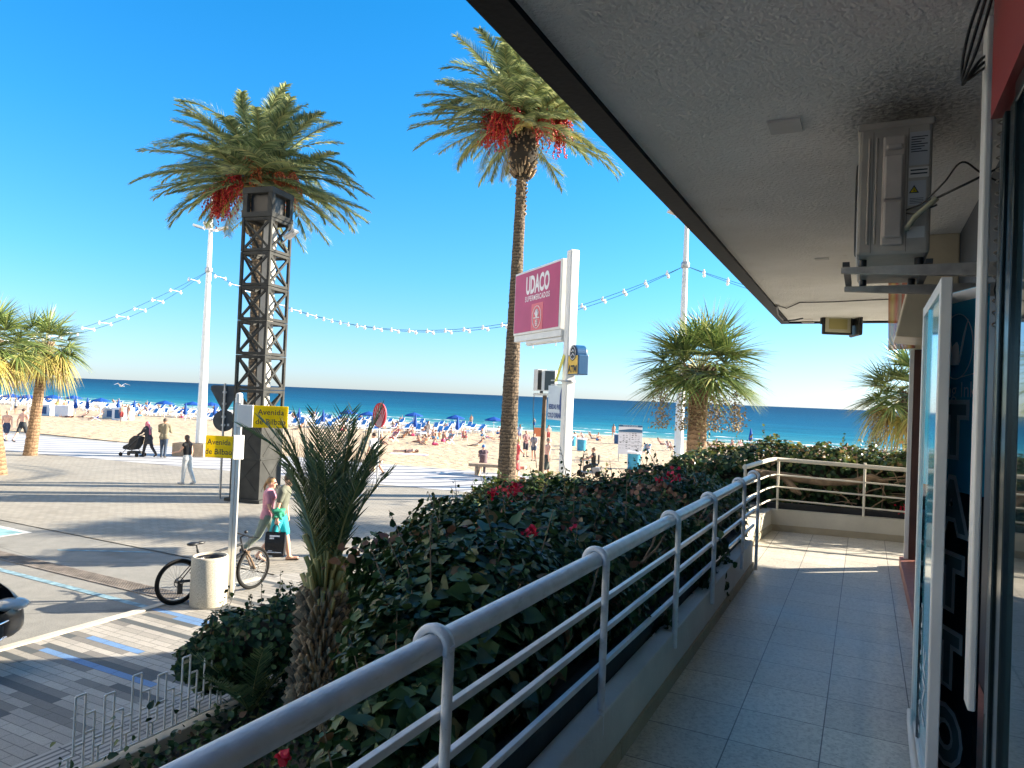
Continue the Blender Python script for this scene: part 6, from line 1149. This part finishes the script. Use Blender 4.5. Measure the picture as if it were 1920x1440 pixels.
for px, py in ((20, 770), (52, 772), (98, 770), (137, 770), (188, 778), (308, 782), (360, 783), (395, 784), (775, 806), (853, 812), (925, 816), (690, 806), (652, 802), (505, 796)):
    parasol(PB(px, py), True, 'open blue parasol among the loungers, ' + NTH(px, (20, 52, 98, 137, 188, 308, 360, 395, 505, 652, 690, 775, 853, 925)) + ' from the left of the open blue ones', 'open blue parasols on the beach')
for px, py in ((141, 776), (163, 777), (221, 781), (251, 782), (347, 788), (402, 790), (700, 808), (778, 812), (857, 818), (560, 798), (605, 802)):
    parasol(PB(px, py), False, 'closed blue parasol among the loungers, ' + NTH(px, (141, 163, 221, 251, 347, 402, 560, 605, 700, 778, 857)) + ' from the left of the closed ones', 'closed blue parasols on the beach')
parasol(PB(1407, 838), False, 'closed navy parasol standing alone near the water above the hedge', None); MA['limep'] = mat('lime canvas', (.45, .46, .12), .7, transl=.3); parasol(PB(1700, 862), True, 'open yellow green parasol near the water beside the right fan palm', None, 'limep')
def deck(loc, rz, col, label, group=None):
    t = thing('deck_chair', label, 'deck chair', loc, rz, group); mb = MB()
    for x in (-.27, .27): mb.beam((x, -.5, .0), (x, .45, .85), .03, .04); mb.beam((x, .35, 0), (x, -.45, .45), .03, .04)
    mb.build('frame', MA['plasticw'], t); mb = MB(); mb.tube([(0, -.42, .40), (0, -.15, .22), (0, .12, .42), (0, .42, .85)], .01, 4)
    v = [(x, y, z) for y, z in ((-.42, .42), (-.2, .26), (.05, .33), (.44, .86)) for x in (-.25, .25)]; mb.add(v, [(0, 1, 3, 2), (2, 3, 5, 4), (4, 5, 7, 6)]); mb.build('sling', cloth(col), t); return t
# far figures: a few template bodies, copied and recoloured
tmpl = []
for (mode, legs, arms, fem, cols, lean) in (('stand', ((4, 2), (-4, 3)), ((6, 10, 20), (-4, 10, 10)), False, [('shorts', (.05, .10, .3), .8)], 0), ('stand', ((18, 8), (-18, 24)), ((-14, 10, 20), (14, 10, 20)), True, [('bikini', (.03, .03, .04))], 3),
    ('stand', ((4, 2), (-4, 3)), ((20, 10, 70), (6, 10, 10)), True, [('tee', (.6, .6, .62)), ('shorts', (.1, .12, .2), .5)], 0), ('recline', ((88, 20), (80, 40)), ((20, 14, 40), (20, 14, 60)), True, [('bikini', (.55, .03, .08))], 0),
    ('recline', ((88, 10), (84, 20)), ((20, 14, 60), (150, 14, 40)), False, [('shorts', (.02, .04, .2), .7)], 0), ('sit', ((95, 110), (95, 110)), ((50, 8, 40), (40, 8, 30)), False, [('shorts', (.02, .02, .03), .7)], 14), ('lie', ((90, 4), (90, 2)), ((10, 14, 10), (10, 14, 10)), True, [('bikini', (.02, .02, .03))], 0)):
    b_, _ = person('x', (0, 0, 0), 0, 1.7, legs, arms, lean, (0, 0), cols, ('short' if not fem else 'long', (.12, .07, .04)), 1, .034, mode=mode, female=fem, shoes=None); tmpl.append(b_)
ftag = {}
def far_person(k, px, py, rz, label, cols=(), dz=0, H=1., group=None, first=[True] * 10, loc=None):
    src = tmpl[k]; o = src if first[k] else copy_tree(src); first[k] = False
    o.location = (loc if loc is not None else PB(px, py)) + Vector((0, 0, dz)); o.rotation_euler = (0, 0, FACE(rz)); o.scale = (H, H, H)
    for key in ('group',): 
        if key in o: del o[key]
    tag(o, label, 'person', group); o.material_slots[0].link = 'OBJECT'; o.material_slots[0].material = skin(int(rng.integers(0, 4)))
    ch = [c_ for c_ in o.children if not c_.name.startswith('hair')]
    for c_, cl_ in zip(ch, cols): c_.material_slots[0].link = 'OBJECT'; c_.material_slots[0].material = cloth(cl_)
    return o
far_person(0, 228, 792, 30, 'bather standing in front of the loungers beside a closed parasol', [(.35, .05, .05)]); far_person(1, 240, 790, -20, 'bather in pale swimwear walking between white screens', [(.6, .5, .4)])
far_person(2, 29, 776, 0, 'person in white top standing among the leftmost loungers', [(.7, .7, .7), (.1, .1, .1)]); far_person(2, 108, 777, 40, 'person in yellow shirt standing by the loungers', [(.7, .6, .2), (.3, .3, .3)]); far_person(0, 121, 778, 60, 'person in black standing at the shore side of the loungers', [(.02, .02, .02)])
far_person(1, 883, 800, 0, 'woman in a wrap standing at the water between two parasols', [(.2, .3, .2)]); far_person(2, 802, 826, -30, 'person in pale clothes bending by a green bag', [(.6, .5, .42), (.5, .45, .4)]); far_person(0, 1028, 830, 20, 'swimmer in red shorts standing near the waterline', [(.5, .1, .08)])
far_person(1, 1150, 822, 10, 'bather standing near the water beside the notice board', [(.5, .2, .15)]); far_person(2, 974, 830, 30, 'person standing beside the deck chairs left of the tall palm', [(.25, .35, .5), (.2, .2, .3)]); far_person(0, 1001, 803, 0, 'bather in blue standing at the waterline', [(.02, .1, .3)], H=.95)
far_person(6, 762, 850, 82, 'woman in black swimwear lying on a pale towel on the open sand', [(.02, .02, .02)], .03); t_ = PB(768, 852); mb = MB(); mb.box(-1.25, 1.1, -.4, .45, .0, .02); o = mb.build('beach_towel', cloth((.45, .42, .55))); o.location = t_; o.rotation_euler = (0, 0, FACE(-4)); tag(o, 'pale lilac towel under the woman lying on the open sand', 'towel')
far_person(6, 126, 783, 80, 'person in dark clothes lying on the sand in front of the loungers', [(.02, .02, .03)]); 
for i, (px, py, col, lb_) in enumerate([(182, 789, (.5, .5, .52), 'grey deck chair on the open sand holding a seated sunbather'), (738, 828, (.62, .08, .14), 'pink deck chair tilted in front of the loungers'), (870, 826, (.7, .12, .12), 'red deck chair with a sunbather left of the tall palm'), (955, 832, (.65, .5, .12), 'yellow deck chair beside the tall palm'), (912, 826, (.12, .5, .55), 'turquoise deck chair between bathers'), (1065, 838, (.6, .3, .3), 'faded pink deck chair behind the white sign pole'), (1212, 852, (.1, .4, .45), 'turquoise deck chair right of the notice board'), (1255, 845, (.35, .3, .2), 'brown deck chair left of the far lamp post'), (1395, 848, (.55, .06, .12), 'pink deck chair near the navy parasol'), (1335, 846, (.15, .15, .2), 'dark deck chair behind the fan palm trunk'), (1600, 855, (.6, .05, .12), 'crimson deck chair at the waterline'), (843, 832, (.3, .45, .5), 'pale green deck chair with a seated bather')]):
    p_ = PB(px, py); deck(p_, FACE(-60 + 35 * (i % 5)), col, lb_); r_ = FACE(-60 + 35 * (i % 5)) - YAW
    far_person(3 if i % 2 else 4, 0, 0, math.degrees(r_) + 180, 'sunbather on the ' + lb_.split(' with ')[0].split(' holding ')[0], [[(.05, .05, .3), (.5, .05, .1), (.1, .1, .1)][i % 3]], .18, .95, loc=p_ + Vector((0, 0, .05)))
GR = 'sunbathers sitting on the sand near the waterline'; 
for i, (px, py) in enumerate([(1345, 838), (1360, 842), (1375, 840), (1490, 850), (1462, 848), (1530, 850), (1580, 852), (1640, 858), (1655, 857), (1240, 834), (1120, 826), (1095, 824), (1160, 832), (1085, 822), (1430, 846), (790, 812), (745, 808), (830, 814), (905, 818), (560, 806), (640, 808), (155, 783), (210, 784), (1110, 823)] + [(float(rng.uniform(700, 1000)), float(rng.uniform(808, 838))) for _ in range(26)] + [(float(rng.uniform(1325, 1690)), float(rng.uniform(838, 860))) for _ in range(20)] + [(float(rng.uniform(40, 480)), float(rng.uniform(766, 788))) for _ in range(14)]):
    far_person((5, 3, 5, 4)[i % 4], px, py, float(rng.uniform(-180, 180)), 'small sunbather in %s swimwear resting on the sand near the waterline' % ('pink', 'black', 'blue', 'sand coloured')[i % 4], [[(.6, .06, .15), (.03, .03, .05), (.05, .2, .4), (.5, .4, .3)][i % 4]], .02, group=GR)
GR2 = 'sunbathers lying on the sun loungers'
for i, (x, y) in enumerate([spots[j] for j in rng.choice(len(spots), 26, replace=False)]): far_person(3 + i % 2, 0, 0, 0, 'sunbather in %s swimwear lying on a white and blue lounger' % ('pink', 'black', 'blue', 'sand coloured')[i % 4], [[(.6, .06, .15), (.03, .03, .05), (.05, .2, .4), (.5, .4, .3)][i % 4]], .36, group=GR2, loc=Vector((x, y + .2, sandz(y))))
for i, (px, py, lb_) in enumerate([(1072, 836, 'turquoise drum bin on the sand just right of the white sign pole'), (1090, 845, 'turquoise drum bin on the sand left of the scooter rider'), (1188, 880, 'turquoise drum bin below the notice board'), (1158, 832, 'dark blue drum bin beside the notice board')]):
    t = thing('beach_bin', lb_, 'litter bin', PB(px, py)); mb = MB(); mb.lathe([(.001, 0), (.34, 0), (.36, .05), (.38, .5), (.39, .95), (.42, 1.0), (.40, 1.02), (.36, 1.0), (.33, .6), (.001, .55)], 18); mb.build('drum', MA['bluebin'] if i < 3 else MA['blue'], t); mb = MB(); mb.lathe([(.44, .93), (.45, 1.04), (.36, 1.06), (.30, .8)], 14, smooth=False); mb.build('bag', MA['white'], t)
wb = PB(1180, 866); nb = thing('notice_board', 'white beach notice board with a blue wave header on two posts', 'notice board', wb, FACE(-12)); kx = 1.
dist = Vector((wb.x, wb.y, 0)).dot(FW); pxm = dist / FPX; w_ = 44 * pxm / 2; ht = 55 * pxm; z1_ = (866 - 797) * pxm
mb = MB(); mb.box(-w_ + .02, -w_ + .08, 0, .06, 0, z1_); mb.box(w_ - .08, w_ - .02, 0, .06, 0, z1_); mb.build('post', MA['galv'], nb); mb = MB(); mb.box(-w_, w_, -.03, .0, z1_ - ht, z1_); pn = mb.build('panel', MA['white'], nb)
mb = MB(); mb.box(-w_, w_, -.036, -.031, z1_ - .14, z1_ - .005); v = [(x, -.036, z1_ - .50) for x in (-w_, w_)] + [(x, -.036, z1_ - .34 + .07 * math.sin(x * 2.2 + 1)) for x in np.linspace(w_, -w_, 9)]; mb.add(v, [tuple(range(len(v)))]); mb.build('header', mat('header blue', (.03, .12, .22), .5), pn)
mb = MB(); put_text(mb, "PLAYA DE LEVANTE", .135, (0, -.038, z1_ - .075), (1, 0, 0), (0, 0, 1), 0, .0, .82); mb.build('lettering', MA['white'], pn)
mb = MB(); rng2 = np.random.default_rng(5)
for r_ in range(9):
    z_ = z1_ - .62 - r_ * .125
    for c_ in range(7):
        x_ = -w_ + .1 + c_ * (2 * w_ - .2) / 7
        if rng2.random() < .75: L_ = rng2.uniform(.06, .17); mb.box(x_, x_ + L_, -.035, -.031, z_, z_ + rng2.uniform(.012, .05))
for x_ in (-.02,): mb.box(x_, x_ + .012, -.035, -.031, z1_ - 1.15, z1_ - .56)
for z_ in (z1_ - .55, z1_ - 1.17, z1_ - 1.40): mb.box(-w_ + .05, w_ - .05, -.035, -.031, z_, z_ + .012)
mb.build('pictograms', MA['ink'], pn)
for i, (px, py, wd, hh, lb_) in enumerate([(85, 779, 1.3, 1.2, 'white storage cabinet beside the leaning palm among the loungers'), (118, 781, 1.5, 1.2, 'white screen in front of the loungers right of the leaning palm'), (207, 785, 1.5, 1.1, 'grey kiosk cabinet with dark door among the loungers'), (237, 787, 1.2, 1.3, 'tall white screen between two closed parasols'), (222, 788, 1.1, 1.3, 'small white cabinet with a window beside the grey kiosk')]):
    t = thing('beach_cabinet', lb_, 'cabinet', PB(px, py), FACE(0)); mb = MB(); mb.box(-wd / 2, wd / 2, -.3, .5, 0, hh); mb.build('body', MA['plasticw'] if i != 2 else MA['galv'], t, bevel=.03); mb = MB(); mb.box(-.25, .3, -.315, -.302, .2, hh - .2); mb.build('door', MA['plasticw'] if i in (1, 3) else MA['blue'], t)
t = thing('beach_marker', 'round pale red marker board on a pole near the left shore', 'sign', PB(22, 768)); mb = MB(); mb.tube([(0, 0, 0), (0, 0, 3.4)], .05, 6); mb.build('pole', MA['galv'], t); mb = MB(); mb.prism([(.75 * math.cos(a_), 1.0 * math.sin(a_)) for a_ in np.linspace(0, 2 * math.pi, 24, endpoint=False)], -.04, .04, 0, Matrix.Translation((0, 0, 3.8)) @ Matrix.Rotation(FACE(0), 4, 'Z') @ Matrix.Rotation(math.pi / 2, 4, 'X')); mb.build('disc', mat('faded pink board', (.6, .42, .40), .6), t)
gl = DP(228, 724, 60); t = thing('seagull', 'white seagull gliding over the sea left of the lamp post', 'bird', gl, FACE(60)); mb = MB(); cap(mb, (0, -.22, 0), (0, .2, .02), .04, .07); cap(mb, (0, .22, .04), (0, .30, .04), .05, .03); cap(mb, (0, -.3, 0), (0, -.38, 0), .045, .02)
for s in (-1, 1): mb.add([(0, .12, .03), (0, -.10, .03), (s * .32, -.06, .22), (s * .32, .16, .22), (s * .72, -.12, .10), (s * .70, -.02, .11), (0, .0, .07), (s * .32, .05, .25)], [(0, 1, 2, 3), (3, 2, 4, 5), (6, 0, 3, 7), (7, 3, 5, 4)])
mb.build('body', MA['white'], t)
pz = PB(1320, 0) if False else None
t = thing('wind_break', 'orange wind break panel standing on the sand behind the couple', 'wind break', PB(1010, 822), FACE(10)); mb = MB(); mb.box(-.55, .55, -.01, .01, .2, 1.15); mb.build('panel', cloth((.75, .22, .08)), t); mb = MB(); [mb.tube([(x, 0, 0), (x, 0, 1.25)], .02, 6) for x in (-.55, .55)]; mb.build('stake', MA['wood'], t)
